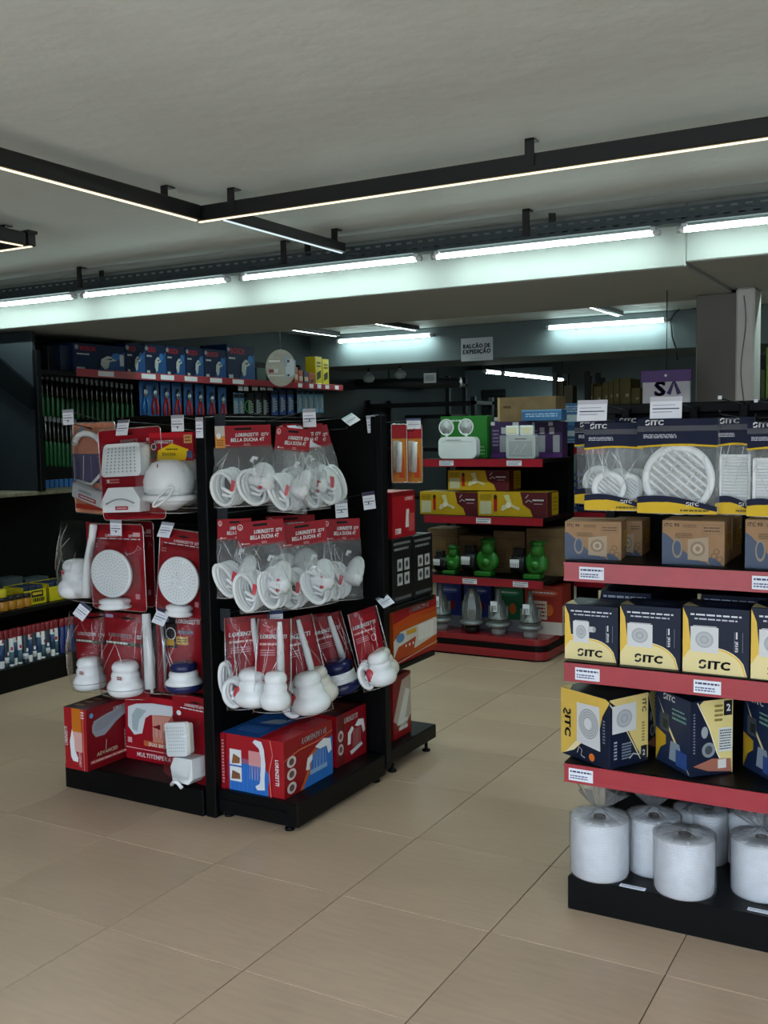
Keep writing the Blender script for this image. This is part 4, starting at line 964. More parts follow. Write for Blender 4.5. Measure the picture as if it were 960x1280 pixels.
face(t, S, 'front', 'front_print', f)
def f(a):
    a.rect(0, 0, 1, 1, '#8c1418'); a.poly([(.35, 0), (1, 0), (1, .72), (.75, .66), (.55, .5), (.5, .25)], '#2a6cb8'); a.poly([(.30, 0), (.36, 0), (.52, .25), (.56, .5), (.75, .66), (.74, .70), (.5, .56), (.44, .25)], '#b85a30'); lor(a, .36, .82, .10, WH, .5); a.line([(0, .66), (.3, .74), (.7, .74), (1, .82)], .005, '#c87050')
    for z in (.14, .38, .6): a.ell(.14, z, .09, .10, '#c8c0bc'); a.ell(.14, z, .05, .06, '#6a4a44')
    a.poly([(.42, .32), (.46, .52), (.56, .56), (.56, .46), (.50, .40), (.50, .30)], '#dde2e4'); a.poly([(.62, .66), (.8, .74), (.95, .68), (.97, .46), (.90, .42), (.86, .58), (.72, .58)], '#dde2e4'); water(a, .58, .22, .84, .58, 8, '#a8c4e0'); a.rect(.5, .2, .86, .28, '#7fa4c8')
face(t, S, 'right', 'side_print', f)
face(t, S, 'top', 'top_print', lambda a: (a.rect(0, 0, .7, 1, '#1c4a8a'), a.poly([(.7, 0), (.82, .3), (.7, .6), (.8, 1), (.6, 1), (.6, 0)], '#8c1018'), a.poly([(.2, .5), (.5, .55), (.55, .8), (.3, .7)], '#8a98a8'), a.fine(.1, .15, .5, .4, 4, '#4878b8')))
# second box behind it
C = atZ(421.7, 960, .128); X = C.x; e = atX(474, 931, X); h = atX(421, 896, X).z-.128; d = e.y-C.y; S = (.28, min(d, 4.29-C.y), h)
t = carton('shower_box', 'dark red box with two white taps pictured, against the black divider', (X-.14, C.y+S[1]/2, .1283), S, 0, REDBOX)
def f(a):
    a.rect(0, 0, 1, 1, '#8a0f1a'); lor(a, .24, .80, .10, WH, .45); a.rect(.0, .0, .24, 1, '#6a1a1c'); 
    for z in (.32, .58): a.ell(.12, z, .09, .11, '#c8b8b4'); a.ell(.12, z, .05, .06, '#7a4a40')
    a.poly([(.34, .34), (.36, .58), (.5, .68), (.56, .62), (.46, .52), (.44, .34)], '#e0e2e2'); a.poly([(.6, .66), (.72, .76), (.9, .72), (.95, .48), (.88, .44), (.82, .62), (.7, .62)], '#e0e2e2'); water(a, .52, .25, .78, .6, 8, '#d8a8a8'); a.poly([(.4, .2), (.8, .28), (.85, .22), (.45, .12)], '#c8ccd0')
face(t, S, 'right', 'side_print', f)
face(t, S, 'top', 'top_print', lambda a: (a.rect(0, 0, 1, 1, '#3a1014'), a.fine(.3, .2, .9, .8, 4, '#8a4a40')))

# ---------------------------------------------------------------- goods in the second bay of the receding rack
def bay_box(name, label, px0, px1, ytop, ybot, z, X, depth, body, fn, cat='box', top=None, front=None):
    A = atX(px0, ybot, X); B = atX(px1, ybot, X); h = atX((px0+px1)/2, ytop, X).z-z; d = B.y-A.y; S = (depth, d, h)
    t = carton(name, label, (X-depth/2, A.y+d/2, z+.0003), S, 0, body)
    face(t, S, 'right', 'side_print', fn)
    if top: face(t, S, 'top', 'top_print', top)
    if front: face(t, S, 'front', 'front_print', front)
    return t
def f(a):
    a.rect(0, 0, 1, 1, '#7a1a18'); a.poly([(0, .3), (.5, .9), (1, .95), (1, .3), (.6, .1)], '#b8a89a'); a.poly([(.2, .2), (.7, .75), (.95, .7), (.6, .2)], '#d8d8d2'); a.rect(0, 0, 1, .16, '#8c1018'); a.fine(.3, .08, .8, .3, 2, WH)
bay_box('shower_box', 'red and silver box on the far part of the low plinth, right of the divider', 492, 514, 842, 930, .135, -2.50, .22, REDBOX, f)
def f(a):
    a.rect(0, 0, 1, 1, '#c05418'); a.rect(0, .72, 1, 1, '#a0141c'); a.poly([(0, .72), (0, .62), (.5, .72), (1, .74), (1, .8), (.4, .8)], '#c84a18'); lor(a, .36, .84, .085, WH, .44); a.poly([(0, .42), (.15, .55), (.95, .60), (1, .58), (1, .28), (.5, .18), (0, .12)], '#d8d2c8'); a.poly([(.0, .12), (.1, .3), (.5, .38), (.45, .16), (.1, .05)], '#b8481c'); a.rect(.56, .28, .92, .56, '#ece8e0'); water(a, .58, .3, .9, .52, 6, '#b8b0a8'); a.ell(.14, .45, .09, .08, '#5a88b0'); a.rect(.28, .46, .5, .54, '#d0a030'); a.rect(0, 0, 1, .09, '#a0281c'); a.line([(0, .02), (1, .14)], .004, '#e0c0b0')
    for x in (.26, .34, .42): a.circ(x, .28, .008, WH)
bay_box('shower_box', 'orange and red box with white shower on the lower shelf right of the divider', 492, 546, 752, 818, .541, -2.46, .24, mat('orange_box', '#b84a18', rough=.4), f, top=lambda a: a.rect(0, 0, 1, 1, '#4a2018'))
BLKBOX = mat('black_box_board', '#101114', rough=.35)
def f(a):
    a.rect(.06, .9, .9, .94, '#6a6c70'); a.fine(.1, .8, .8, .87, 1, '#8a8c90'); a.rect(.1, .06, .9, .11, '#5a5c60')
    for i in range(2):
        for j in range(2): a.rect(.22+.34*i, .28+.22*j, .48+.34*i, .46+.22*j, '#b8babb'); a.ell(.35+.34*i, .37+.22*j, .07, .05, '#4a4c50')
bay_box('lamp_box', 'black box with four small pictures next to the divider, front one', 491, 516, 672, 737, .849, -2.46, .16, BLKBOX, f)
bay_box('lamp_box', 'black box with four small pictures, the further of the two', 517, 541, 668, 729, .849, -2.46, .16, BLKBOX, f)
zt = atX(504, 672, -2.46).z+.0015
def f(a):
    a.rect(0, 0, 1, 1, '#a81420'); a.rect(0, .90, 1, 1, '#7a0c14'); a.text('LORENZ', .55, .80, .07, '#e8c8c8', fit=.35); a.poly([(.55, .2), (.6, .6), (.72, .6), (.75, .2)], '#e0d8d8'); a.rect(.1, .08, .35, .2, '#e8d0d0'); a.text('127', .12, .1, .07, '#901020', fit=.2); a.rect(.7, .1, .95, .5, '#c05050')
bay_box('shower_box', 'small red box standing on the black boxes right of the divider', 491, 519, 614, 671, zt, -2.47, .15, REDBOX, f)
for k, (x0, x1, X) in enumerate(((490, 509, -2.52), (509, 528, -2.52))):
    c, w, h = fit(x0, 531, x1, 603, X=X, rz=.75)
    t = hang('orange_blister', ('orange blister pack hanging next to the divider post' if k == 0 else 'orange blister pack hanging further from the divider post'), 'blister pack', c, .75)
    m = MB(); m.prism(rrect(w, h, .01, 3, 0, h/2), .003, mat('orange_card', '#d8861c', rough=.4, var=.15), FF(0, 0, .003)); a = Art(m, FF(-w/2, 0, -.0001), w, h)
    a.rect(0, .76, 1, 1, '#a01820'); a.poly([(.1, .2), (.1, .72), (.5, .72), (.42, .2)], '#d8d4cc'); a.poly([(.5, .08), (.4, .4), (.6, .65), (.8, .4), (.85, .08)], '#d8501c'); m.build('backing_card', t)
    m = MB(); m.tube([(-.01, -.012, h*.18), (-.005, -.014, h*.45), (0, -.012, h*.70)], [.018, .016, .012], WHITE, 10); m.build('shower_arm', t)
    shell(t, w, h, .03, .76, .04, k); rim(t, w, h, .01)

# ================================================================ goods on the right rack
NV = '#141a34'; YL = '#e6c23a'; CRM = '#ecdca0'
def logo(a, x, y, h, c, k=1.0):
    """swirl mark and the letters ITC; h cap height as a share of H"""
    H = h*a.H; r = H*.62; X = x*a.W; Y = y*a.H+H*.5
    def arc(cx, cy, rr, a0, a1, w): a.line([((cx+rr*math.cos(a0+(a1-a0)*i/10))/a.W, (cy+rr*math.sin(a0+(a1-a0)*i/10)*.72)/a.H) for i in range(11)], w, c)
    arc(X+r*.95, Y+r*.30, r*.62, .5, PI+.6, H*.26); arc(X+r*.75, Y-r*.30, r*.62, PI+.5, 2*PI+.6, H*.26)
    a.text('ITC', x+(r*1.95)/a.W, y, h, c, ital=.08, sx=1.12*k, bold=.035)
def itc_bag(label, bx, Y, rz, prod, seed=1, group=None):
    c, w, h = fit(*bx, Y=Y, rz=rz); t = hang('vent_grille_pack', label, 'vent grille pack', c, rz, group)
    m = MB()
    def wave(u, v0, amp): return v0+amp*math.sin(u*PI*1.1+.3)
    N = 12; y0 = -(w*.094+.004)
    def band(lo, hi, mm, dy):
        vs = []
        for i in range(N+1):
            u = i/N; vs += [((u-.5)*w, y0-dy, h*lo(u)), ((u-.5)*w, y0-dy+.002*math.sin(u*9), h*hi(u))]
        m.add(vs, [(2*i, 2*i+2, 2*i+3, 2*i+1) for i in range(N)], mm, True)
    NVM = mat('navy_film_print', NV, rough=.3, spec=.12); YLM = mat('yellow_film_print', '#d8b41c', rough=.3, spec=.2)
    band(lambda u: .93, lambda u: 1.0, NVM, 0); band(lambda u: .72+.02*math.sin(u*3), lambda u: .87, NVM, 0); band(lambda u: .875, lambda u: .93, mat('grey_film_print', '#4a4c54', rough=.35, spec=.2), 0)
    band(lambda u: .70+.02*math.sin(u*3), lambda u: .722+.02*math.sin(u*3), YLM, .0006)
    a = Art(m, FF(-w/2, 0, y0-.0012), w, h, .0006); logo(a, .10, .940, .05, WH); a.fine(.08, .80, .5, .845, 3, '#c8ccd8'); m.build('header_print', t); m = MB()
    band(lambda u: .09+.05*math.sin(u*PI+.6)-.02*u, lambda u: .155+.055*math.sin(u*PI+.6)-.03*u, NVM, 0); band(lambda u: .015, lambda u: .095+.05*math.sin(u*PI+.6)-.02*u, YLM, 0)
    a = Art(m, FF(-w/2, 0, y0-.0012), w, h, .0006)
    logo(a, .62, .10, .034, WH); a.fine(.55, .03, .9, .07, 1, '#6a5a10')
    m.build('footer_print', t)
    if prod == 'small':
        r = w*.30; cx, cz = -w*.10, h*.26
        ring_grille(t, cx, cz, r, .64)
        ring_grille(t, cx+w*.32, cz+h*.01, r*.8, .6, y=.02)
    elif prod == 'big': ring_grille(t, 0, h*.37, w*.46, .80, lattice=True)
    else:
        m = MB(); W2, H2 = w*.80, h*.52
        for sx in (-1, 1): m.box((sx*W2*.47, 0, h*.36), (W2*.08, .016, H2), WHITE, .002)
        for sz in (-1, 1): m.box((0, 0, h*.36+sz*H2*.48), (W2, .016, H2*.05), WHITE, .002)
        m.build('frame', t)
        for i in range(15):
            m = MB(); m.box((0, 0, 0), (W2*.88, .003, H2/15*.85), WHITE, 0, T(0, 0, h*.36-H2*.46+H2*.92*(i+.5)/15) @ RX(.55)); m.build('louvre', t)
        m = MB(); m.box((0, .02, h*.2), (W2*.9, .01, h*.36), mat('pale_insert', '#c5dcd8', rough=.4), .002); m.build('insert', t)
    m = MB(); pillow(m, w*1.02, 0, h, w*.16, BAGM, seed+80, wr=.014, taper=.0, folds=7); m.build('bag_film', t)
    return t
def ring_grille(t, cx, cz, r, k, y=0.0, lattice=False):
    m = MB(); M_ = T(cx, y, cz) @ RX(PI/2)
    m.lathe([(r*k, -.004), (r, -.004), (r, .004), (r*.96, .009), (r*k*1.02, .010), (r*k, .006), (r*k, -.004)], WHITE, 36, M_); m.build('ring', t)
    n = 9 if lattice else 6
    for sg in ((1, -1) if lattice else (1,)):
        for i in range(n):
            q = -1+2*(i+.5)/n; L = math.sqrt(max(0, 1-q*q))*r*k*1.01
            m = MB(); m.box((0, 0, 0), (2*L, .005, r*k*2/n*(.42 if lattice else .62)), WHITE if sg > 0 else OFFW, 0, T(cx, y+(0 if sg > 0 else .006), cz) @ RY(sg*.70) @ T(0, 0, q*r*k) @ RX(.4)); m.build('slat', t)
    m = MB(); m.lathe([(r*k, -.002), (0, -.0021)], mat('mesh_grey', '#9aa2a4', rough=.6), 28, T(cx, y+.010, cz) @ RX(PI/2)); m.build('insect_mesh', t)
itc_bag('bag with a small round slatted grille, left front of the right rack', (733, 529, 804, 639), 3.45, .06, 'small', 1)
itc_bag('bag with small grille, mostly hidden behind the left front one', (722, 527, 790, 631), 3.62, -.1, 'small', 2)
itc_bag('bag with the large round lattice grille in the middle of the right rack', (800, 524, 895, 643), 3.43, .03, 'big', 3)
itc_bag('bag with a rectangular louvre grille right of the large round one', (896, 522, 941, 644), 3.45, .0, 'rect', 4)
itc_bag('bag with white plate cut by the right picture edge', (936, 527, 1000, 647), 3.40, .0, 'rect', 5)
itc_bag('bag seen between the small and the large grille, hanging further back', (770, 522, 830, 632), 3.72, .05, 'small', 6)

def px_box(c, xr, yr, top, z):
    """near bottom corner and the bottom corners to its left/right (pixels) on height z -> points"""
    return atZ(*c, z), atZ(*xr, z), atZ(*yr, z)
# --- kraft boxes on the top shelf
ZS1, ZS2, ZS3 = 1.262, .905, .540
KR = mat('kraft_print_board', '#9c7a56', rough=.7, var=.06, vscale=20)
def kraft(label, x0, x1, yt, yb, Y, d, rz=0.0, group=None):
    A = atY(x0, yb, Y); B = atY(x1, yb, Y); h = atY((x0+x1)/2, yt, Y).z-ZS1; w = (B.x-A.x)/math.cos(rz); S = (w, d, h)
    t = carton('fan_carton', label, ((A.x+B.x)/2+math.sin(-rz)*d/2, Y+math.cos(rz)*d/2, ZS1+.0003), S, rz, KR, group=group)
    def f(a):
        SL = '#4a566c'
        a.poly([(0, 0), (0, .72)]+[(.05+.65*i/12, .70-.62*math.sin(PI/2*i/12)**1.2) for i in range(13)]+[(.78, 0)], SL); a.poly([(.78, .0), (.72, .16), (.82, .2), (.92, .1), (.98, 0)], SL)
        a.text('ITC 90', .04, .86, .075, '#3a2c1c', fit=.24); a.fine(.34, .84, .56, .92, 2, '#6a543a'); a.rect(.64, .70, .96, .92, '#8a6c48'); a.rect(.65, .715, .95, .905, '#9c7a56'); a.fine(.67, .74, .93, .88, 2, '#5a4630'); a.fine(.22, .60, .5, .72, 3, '#6a543a')
        a.ell(.25, .36, .085, .22, '#8d8578'); a.ell(.25, .37, .06, .17, '#4a566c'); a.poly([(.42, .12), (.42, .58), (.75, .64), (.75, .10)], '#a8947a'); a.ell(.58, .37, .12, .17, '#8a7a66'); a.ell(.58, .37, .08, .11, '#b8a48a'); a.ell(.58, .37, .04, .06, '#8a7a66')
        for cx, cy in ((.84, .22), (.93, .15), (.88, .32)): a.circ(cx, cy, .010, '#7a6040'); a.circ(cx, cy, .007, '#9c7a56')
    face(t, S, 'front', 'front_print', f)
    def g(a): a.rect(.35, .3, .85, .72, '#c89a20'); a.fine(.4, .34, .8, .68, 5, '#6a4a10'); a.fine(.1, .1, .3, .9, 6, '#8a6a48')
    face(t, S, 'right', 'side_print', g)
    return t
kraft('kraft fan box, leftmost in front on the top shelf', 708, 775, 652, 702, 3.46, .17, .16)
kraft('kraft fan box behind the leftmost one on the top shelf', 762, 802, 651, 695, 3.62, .18, .1)
kraft('kraft fan box in the middle of the top shelf under the large grille', 828, 905, 651, 703, 3.45, .17, .06)
kraft('kraft fan box on the top shelf, cut by the right picture edge', 931, 1010, 650, 708, 3.44, .18, .0)
kraft('kraft fan box standing behind the middle one on the top shelf', 872, 915, 648, 696, 3.64, .18, .0)
# --- navy and yellow fan boxes
NB = mat('navy_box_board', '#151e34', rough=.4, spec=.25, var=.05)
def fan_pic(a, x0, y0, x1, y1, back=True):
    if back: a.poly([(x0+.08*(x1-x0), y1), (x0+.1*(x1-x0), y1+.05*(y1-y0)), (x1-.05*(x1-x0), y1+.05*(y1-y0)), (x1-.1*(x1-x0), y1)], '#b4b8ba')
    a.rect(x0, y0, x1, y1, '#d8dbdb'); cx, cy = (x0+x1)/2, (y0+y1)/2; rx, ry = (x1-x0)*.33, (y1-y0)*.33
    for k, c in enumerate(('#aeb4b6', '#bcc1c3', '#a8aeb0', '#b8bdbf')): a.ell(cx, cy, rx*(1-.24*k), ry*(1-.24*k), c)
def fan_box(label, x0, x1, yt, yb, Y, d, side=False, pic='front', mirror=False):
    A = atY(x0, yb, Y); B = atY(x1, yb, Y); h = atY((x0+x1)/2, yt, Y).z-ZS2; w = B.x-A.x-.001; S = (w, d, h)
    t = carton('exhaust_fan_box', label, ((A.x+B.x)/2, Y+d/2, ZS2+.0003), S, 0, NB)
    def f(a):
        a.poly([(0, 0), (0, .98), (.08, .80), (.12, .45), (.42, .40)]+[(.42+.54*i/10, .40*math.sqrt(max(0, 1-(i/10)**2.2))) for i in range(11)], '#e8c050'); a.poly([(0, 0), (0, .20), (.10, .34), (.40, .37)]+[(.42+.51*i/10, .37*math.sqrt(max(0, 1-(i/10)**2.2))) for i in range(11)], CRM)
        a.line([(.12, .45), (.42, .40)]+[(.42+.54*i/10, .40*math.sqrt(max(0, 1-(i/10)**2.2))) for i in range(11)], .0025, '#f2e6c0')
        fan_pic(a, .12 if pic == 'front' else .16, .32, .54 if pic == 'front' else .46, .70)
        if pic != 'front': a.rect(.44, .52, .56, .62, '#c4c8ca'); a.ell(.56, .57, .03, .05, '#9aa0a2')
        logo(a, .24, .08, .12, '#15171c', 1.0); a.fine(.12, .86, .88, .91, 1, '#d8dce4'); a.fine(.18, .80, .82, .845, 1, '#c0c6d2'); a.text('1', .80, .56, .10, WH); a.text('total', .83, .36, .05, WH, vert=True, fit=.2); a.line([(.78, .36), (.78, .66)], .001, '#8a94a8'); a.line([(.90, .36), (.90, .66)], .001, '#8a94a8')
    face(t, S, 'front', 'front_print', f)
    face(t, S, 'top', 'top_print', lambda a: (a.rect(0, 0, 1, 1, '#1a2236'), a.poly([(0, 0), (.25, 0), (0, .6)], '#d8c890'), a.fine(.3, .3, .8, .6, 2, '#6a7488')))
    face(t, S, 'left', 'side_print', lambda a: (a.rect(0, 0, 1, .5, '#d8b44a'), a.fine(.1, .6, .9, .9, 4, '#8a94a8')))
    return t
fan_box('fan box at the left end of the row, fan pictured side-on', 706, 773, 757, 828, 3.44, .15, pic='side')
fan_box('second fan box in the row on the middle shelf', 775, 851, 758, 833, 3.43, .15)
fan_box('third fan box in the row on the middle shelf', 853, 937, 760, 841, 3.42, .15)
fan_box('fan box on the middle shelf cut by the right picture edge', 938, 1025, 762, 850, 3.415, .15)
for lab, x0, x1, yt in (('navy box lying behind the first two fan boxes', 748, 814, 738), ('navy bag-like box lying behind the third fan box', 872, 958, 742)):
    A = atY(x0, yt, 3.62); B = atY(x1, yt, 3.62); S = (B.x-A.x, .2, A.z-ZS2)
    t = carton('exhaust_fan_box', lab, ((A.x+B.x)/2, 3.72, ZS2+.0003), S, 0, NB)
    face(t, S, 'front', 'front_print', lambda a: (a.fine(.1, .88, .9, .95, 1, '#a8b0c0'), a.poly([(0, .7), (.06, 1), (0, 1)], '#d8c890')))
# --- turned boxes on the lower shelf
def turned(name, label, corner, leftpt, rightpt, toppx, z, fl, fr, ft, body=NB):
    C = atZ(*corner, z); L_ = atZ(*leftpt, z); R_ = atZ(*rightpt, z)
    dl = (L_-C); dr = (R_-C); w = dl.length; rz = math.atan2(-dl.y, -dl.x); d = dr.length
    # near edge top height at the same depth
    dep = (C-CAM).dot(FWD); rr = ray(*toppx); k = dep/rr.dot(FWD); h = (CAM+rr*k).z-z
    ux = Vector((math.cos(rz), math.sin(rz), 0)); uy = Vector((-ux.y, ux.x, 0))
    ctr = C-ux*(w/2)+uy*(d/2); S = (w, d, h)
    t = carton(name, label, (ctr.x, ctr.y, z+.0003), S, rz, body)
    face(t, S, 'front', 'front_print', fl); face(t, S, 'right', 'side_print', fr); face(t, S, 'top', 'top_print', ft)
    return t
def f1(a):
    a.poly([(0, 0), (0, 1), (.92, 1), (1, .96), (.86, .74), (.80, .52), (.5, .36), (.28, .12), (0, .0)], '#e0bc58'); a.poly([(.28, .12), (.44, .26), (.5, .36), (.36, .3), (.1, .05), (0, 0)], '#efe0b0'); a.poly([(.34, .26), (.34, .84), (.80, .86), (.82, .22)], '#d4d6d6'); 
    for k_ in range(8): a.ell(.58, .57, .20-.016*k_, .22-.018*k_, '#9ba1a4' if k_ % 2 == 0 else '#c4c8c8')
    a.ell(.57, .57, .07, .08, '#d8dcdc')
    a.text('ITC', .10, .60, .115, '#16181c', vert=2, fit=.30, sx=1.15, bold=.03); a.line([(.20, .71), (.21, .66), (.16, .63), (.13, .67), (.10, .70), (.07, .66), (.08, .62)], .008, '#16181c'); a.circ(.66, .10, .014, '#d8742c'); a.line([(.36, .10), (.40, .20), (.46, .16), (.44, .08), (.52, .06)], .003, '#d8d8d8'); a.fine(.88, .35, .93, .7, 8, '#8a94a8')
def f2(a):
    a.poly([(0, .98), (.15, .90), (.5, .48), (.7, .22), (.86, .06), (1, .05), (1, 1), (0, 1)], '#e2cc80'); a.line([(0, .94), (.4, .55), (.62, .28), (.8, .05)], .004, '#f0e2b0'); fan_pic(a, .06, .50, .68, .90, False); a.text('ITC', .84, .92, .08, '#16181c', vert=2, fit=.26); a.fine(.1, .12, .18, .4, 6, '#c0c8d8'); a.fine(.3, .1, .55, .35, 6, '#8a94a8'); a.line([(.5, .1), (.6, .16), (.75, .12), (.82, .2)], .004, '#d8d8d8'); a.rect(.80, .06, .96, .24, '#1a1c22'); a.text('2', .84, .1, .08, WH); a.fine(.82, .3, .9, .6, 7, '#8a7a40')
turned('exhaust_fan_box', 'turned yellow and navy fan box at the left end of the lower shelf', (762, 963), (701.5, 941), (803, 948), (762, 874), ZS3, f1, f2, lambda a: (a.rect(0, 0, 1, 1, '#1c2234'), a.rect(.1, .15, .9, .85, '#3a3a30'), a.poly([(0, 0), (.2, 0), (0, .3)], '#e0c070')))
def f3(a):
    a.rect(0, 0, 1, 1, '#1c2a48'); a.poly([(0, 0), (0, .46), (.3, .40), (.3, .28), (.14, .2), (0, 0)], '#c8a028'); a.poly([(.05, .9), (.42, .52), (.7, .28), (.98, .02), (.95, .02), (.6, .3), (.36, .52)], '#e0cc98'); logo(a, .22, .90, .075, WH); a.rect(.12, .46, .4, .70, '#454c50'); a.rect(.22, .50, .36, .62, '#2a2e30'); a.poly([(.4, .1), (.45, .36), (.7, .36), (.8, .1)], '#8a98a8'); a.rect(.6, .06, .92, .28, '#2a4a8a')
    for i in range(5): a.line([(.64+.06*i, .07), (.64+.06*i, .27)], .002, '#5a7ab8')
    a.fine(.5, .66, .9, .78, 2, '#6f9a90'); a.fine(.5, .79, .85, .83, 1, '#7fa8a0')
def f4(a):
    a.poly([(.3, 1), (1, 1), (1, 0), (.78, .12), (.62, .3), (.44, .62), (.2, .95)], '#e4d48c'); a.line([(.15, .98), (.44, .62), (.62, .3), (.80, .08)], .004, '#f4ecd0'); a.rect(.78, .78, .98, .98, '#14161c'); a.text('2', .84, .84, .09, WH); a.rect(.66, .30, .98, .62, '#d8dcd8'); a.fine(.68, .32, .96, .60, 8, '#4a5058'); a.ell(.42, .34, .16, .10, '#8a9498'); a.ell(.42, .34, .09, .06, '#4a5258'); a.ell(.32, .58, .08, .08, '#9aa4a8'); a.poly([(.05, .14), (.5, .22), (.95, .2), (.98, .02), (.4, .06)], '#a86a58'); a.rect(.64, .08, .84, .2, '#d8d8d0'); a.fine(.05, .3, .10, .85, 14, '#8a94a8'); a.fine(.55, .7, .75, .95, 4, '#8a7a40')
turned('exhaust_fan_box', 'turned navy fan box standing in the middle of the lower shelf', (863, 972), (820, 948), (918, 967), (864, 876), ZS3, f3, f4, lambda a: (a.rect(0, 0, 1, 1, '#141c30'), a.fine(.2, .2, .8, .8, 4, '#4a5268')))
turned('exhaust_fan_box', 'turned navy fan box on the lower shelf cut by the right picture edge', (972, 982), (929, 957), (1030, 978), (974, 880), ZS3, f3, f4, lambda a: a.rect(0, 0, 1, 1, '#141c30'))
turned('exhaust_fan_box', 'navy fan box hidden behind the turned yellow one', (807, 940), (772, 930), (826, 934), (806, 864), ZS3, f3, f4, lambda a: a.rect(0, 0, 1, 1, '#141c30'))

# --- thread spools wrapped in clear bags on the plinth
def thread_mat():
    m = mat('white_thread', '#e2e5ea', rough=.32, var=.08, vscale=30)
    n = m.node_tree.nodes; l = m.node_tree.links; b = n['Principled BSDF']
    tc = n.new('ShaderNodeTexCoord'); wv = n.new('ShaderNodeTexWave'); wv.bands_direction = 'Z'; wv.inputs['Scale'].default_value = 55; wv.inputs['Distortion'].default_value = 6; wv.inputs['Detail'].default_value = 3; wv.inputs['Detail Scale'].default_value = .6
    bp = n.new('ShaderNodeBump'); bp.inputs['Strength'].default_value = .5; bp.inputs['Distance'].default_value = .002
    l.new(tc.outputs['Object'], wv.inputs['Vector']); l.new(wv.outputs['Fac'], bp.inputs['Height']); l.new(bp.outputs['Normal'], b.inputs['Normal'])
    return m
THR = thread_mat(); GBAG = film('grey_bag', tint=(.95, .955, .96), base=.03, gloss=.14, bump=1.0, bscale=20, milk=.13)
COREM = mat('cardboard_core', '#5a544c', rough=.8)
def spool(label, cx, yb, yt, wpx, z=.1223, tuft=0, seed=1):
    r0 = mpp(atZ(cx, yb, z)); C = atZ(cx, yb, z); r = wpx*r0/2; C = C+Vector((-C.x, -C.y, 0)).normalized()*(-r); r = r*(1+r/ (C.length)); h = (yb-yt)*r0*.80
    t = thing('thread_spool', label, 'thread spool', (C.x, C.y, z), seed*.7)
    m = MB(); m.lathe([(0, 0), (r*.93, 0), (r*.965, .008), (r*.975, h*.5), (r*.965, h-.01), (r*.94, h), (r*.22, h-.004), (r*.2, h-.02), (0, h-.02)], THR, 40); m.build('thread', t)
    m = MB(); m.lathe([(r*.2, h-.03), (r*.2, h+.002), (r*.15, h+.002), (r*.15, h-.03)], COREM, 16); m.build('core', t)
    m = MB(); rd = random.Random(seed); nu = 48; nv = 10
    def fn(u, v):
        a = 2*PI*u; w = noise.noise(Vector((math.cos(a)*3+seed, math.sin(a)*3, v*2)))*.004
        return ((r*1.0+w+.0015)*math.cos(a), (r*1.0+w+.0015)*math.sin(a), .002+(h)*v)
    m.grid(fn, nu, nv, GBAG)
    def top(u, v):
        a = 2*PI*u; rr = r*(1-v)**1.0*1.0+.004; pl = .010*math.sin(a*9+seed)*(v*(1-v)*4)
        return (rr*math.cos(a), rr*math.sin(a), h+.002+pl+(.012*v if not tuft else .03*v**2))
    m.grid(top, nu, 8, GBAG)
    m.build('bag_film', t)
    if tuft:
        m = MB()
        def tf(u, v):
            a = 2*PI*u; rr = .007+(r*.75*tuft)*v**.8*(1+.25*math.sin(a*5+seed)+.2*math.sin(a*11)); z_ = h+.03+v*.085*tuft*(1+.25*math.sin(a*3+seed*2))
            return (rr*math.cos(a)+v*.02, rr*math.sin(a)*.8, z_)
        m.grid(tf, 44, 8, GBAG); m.build('bag_tuft', t)
    return t
spool('white thread spool at the left end of the plinth, bag gathered in a tuft', 749.5, 1105, 1013, 73, tuft=1.0, seed=1)
spool('white thread spool second from the left, half hidden behind the front one', 817, 1099, 1011, 66, tuft=.9, seed=2)
spool('white thread spool standing furthest forward, bag flat on top', 855, 1127, 1036, 75, seed=3)
spool('thread spool at the back of the plinth, right behind the front one', 884, 1084, 1003, 50, seed=4)
spool('white thread spool near the right picture edge with gathered bag', 951, 1130, 1040, 74, tuft=.9, seed=5)
spool('thread spool at the back, left of the one by the right edge', 930, 1085, 1004, 46, seed=6, tuft=.3)
spool('thread spool in the back row between the second spool and the front one', 866, 1079, 1001, 48, seed=7)

# ================================================================ goods on the red-based unit at the back
def far_box(name, label, x0, x1, yt, yb, z, Y, d, body, fn=None, side=None, top=None, rz=0.0, cat='box'):
    A = atY(x0, yb, Y); B = atY(x1, yb, Y); h = atY((x0+x1)/2, yt, Y).z-z; S = (B.x-A.x-.002, d, h)
    t = carton(name, label, ((A.x+B.x)/2, Y+d/2, z+.0004), S, rz, body)
    if fn: face(t, S, 'front', 'front_print', fn, .0008)
    if side: face(t, S, 'right', 'side_print', side, .0008)
    if top: face(t, S, 'top', 'top_print', top, .0008)
    return t
Z4, Z3, Z2, Z1 = 1.515, 1.080, .612, .165
GRNB = mat('green_box_board', '#2c7a2e', rough=.4); PURB = mat('purple_box_board', '#3a2550', rough=.4); BLUB = mat('blue_box_board', '#3a6a9c', rough=.5, var=.1)
far_box('lamp_box', 'green box behind the lamp with two round heads on the back unit', 551, 609, 520, 572, Z4, 7.34, .12, GRNB, lambda a: (a.fine(.1, .85, .55, .93, 1, WH), a.fine(.5, .05, .95, .3, 3, '#8ac08a')))
c = atY(574, 573, 7.16); s = mpp(c)
t = thing('emergency_light', 'white emergency light with two round lamp heads in front of the green box', 'emergency light', (c.x, 7.16, Z4))
m = MB(); m.prism(rrect(52*s, 27*s, 7*s, 4, 0, 13.5*s), .07, WHITE, FF(0, 0, .035)); m.build('lamp_body', t)
m = MB(); a = Art(m, FF(-26*s, 0, -.0352), 52*s, 27*s, .001); a.line([(.1, .78), (.9, .78)], .003, '#b0b4b6'); a.fine(.2, .82, .6, .88, 1, '#6a7074'); m.build('front_print', t)
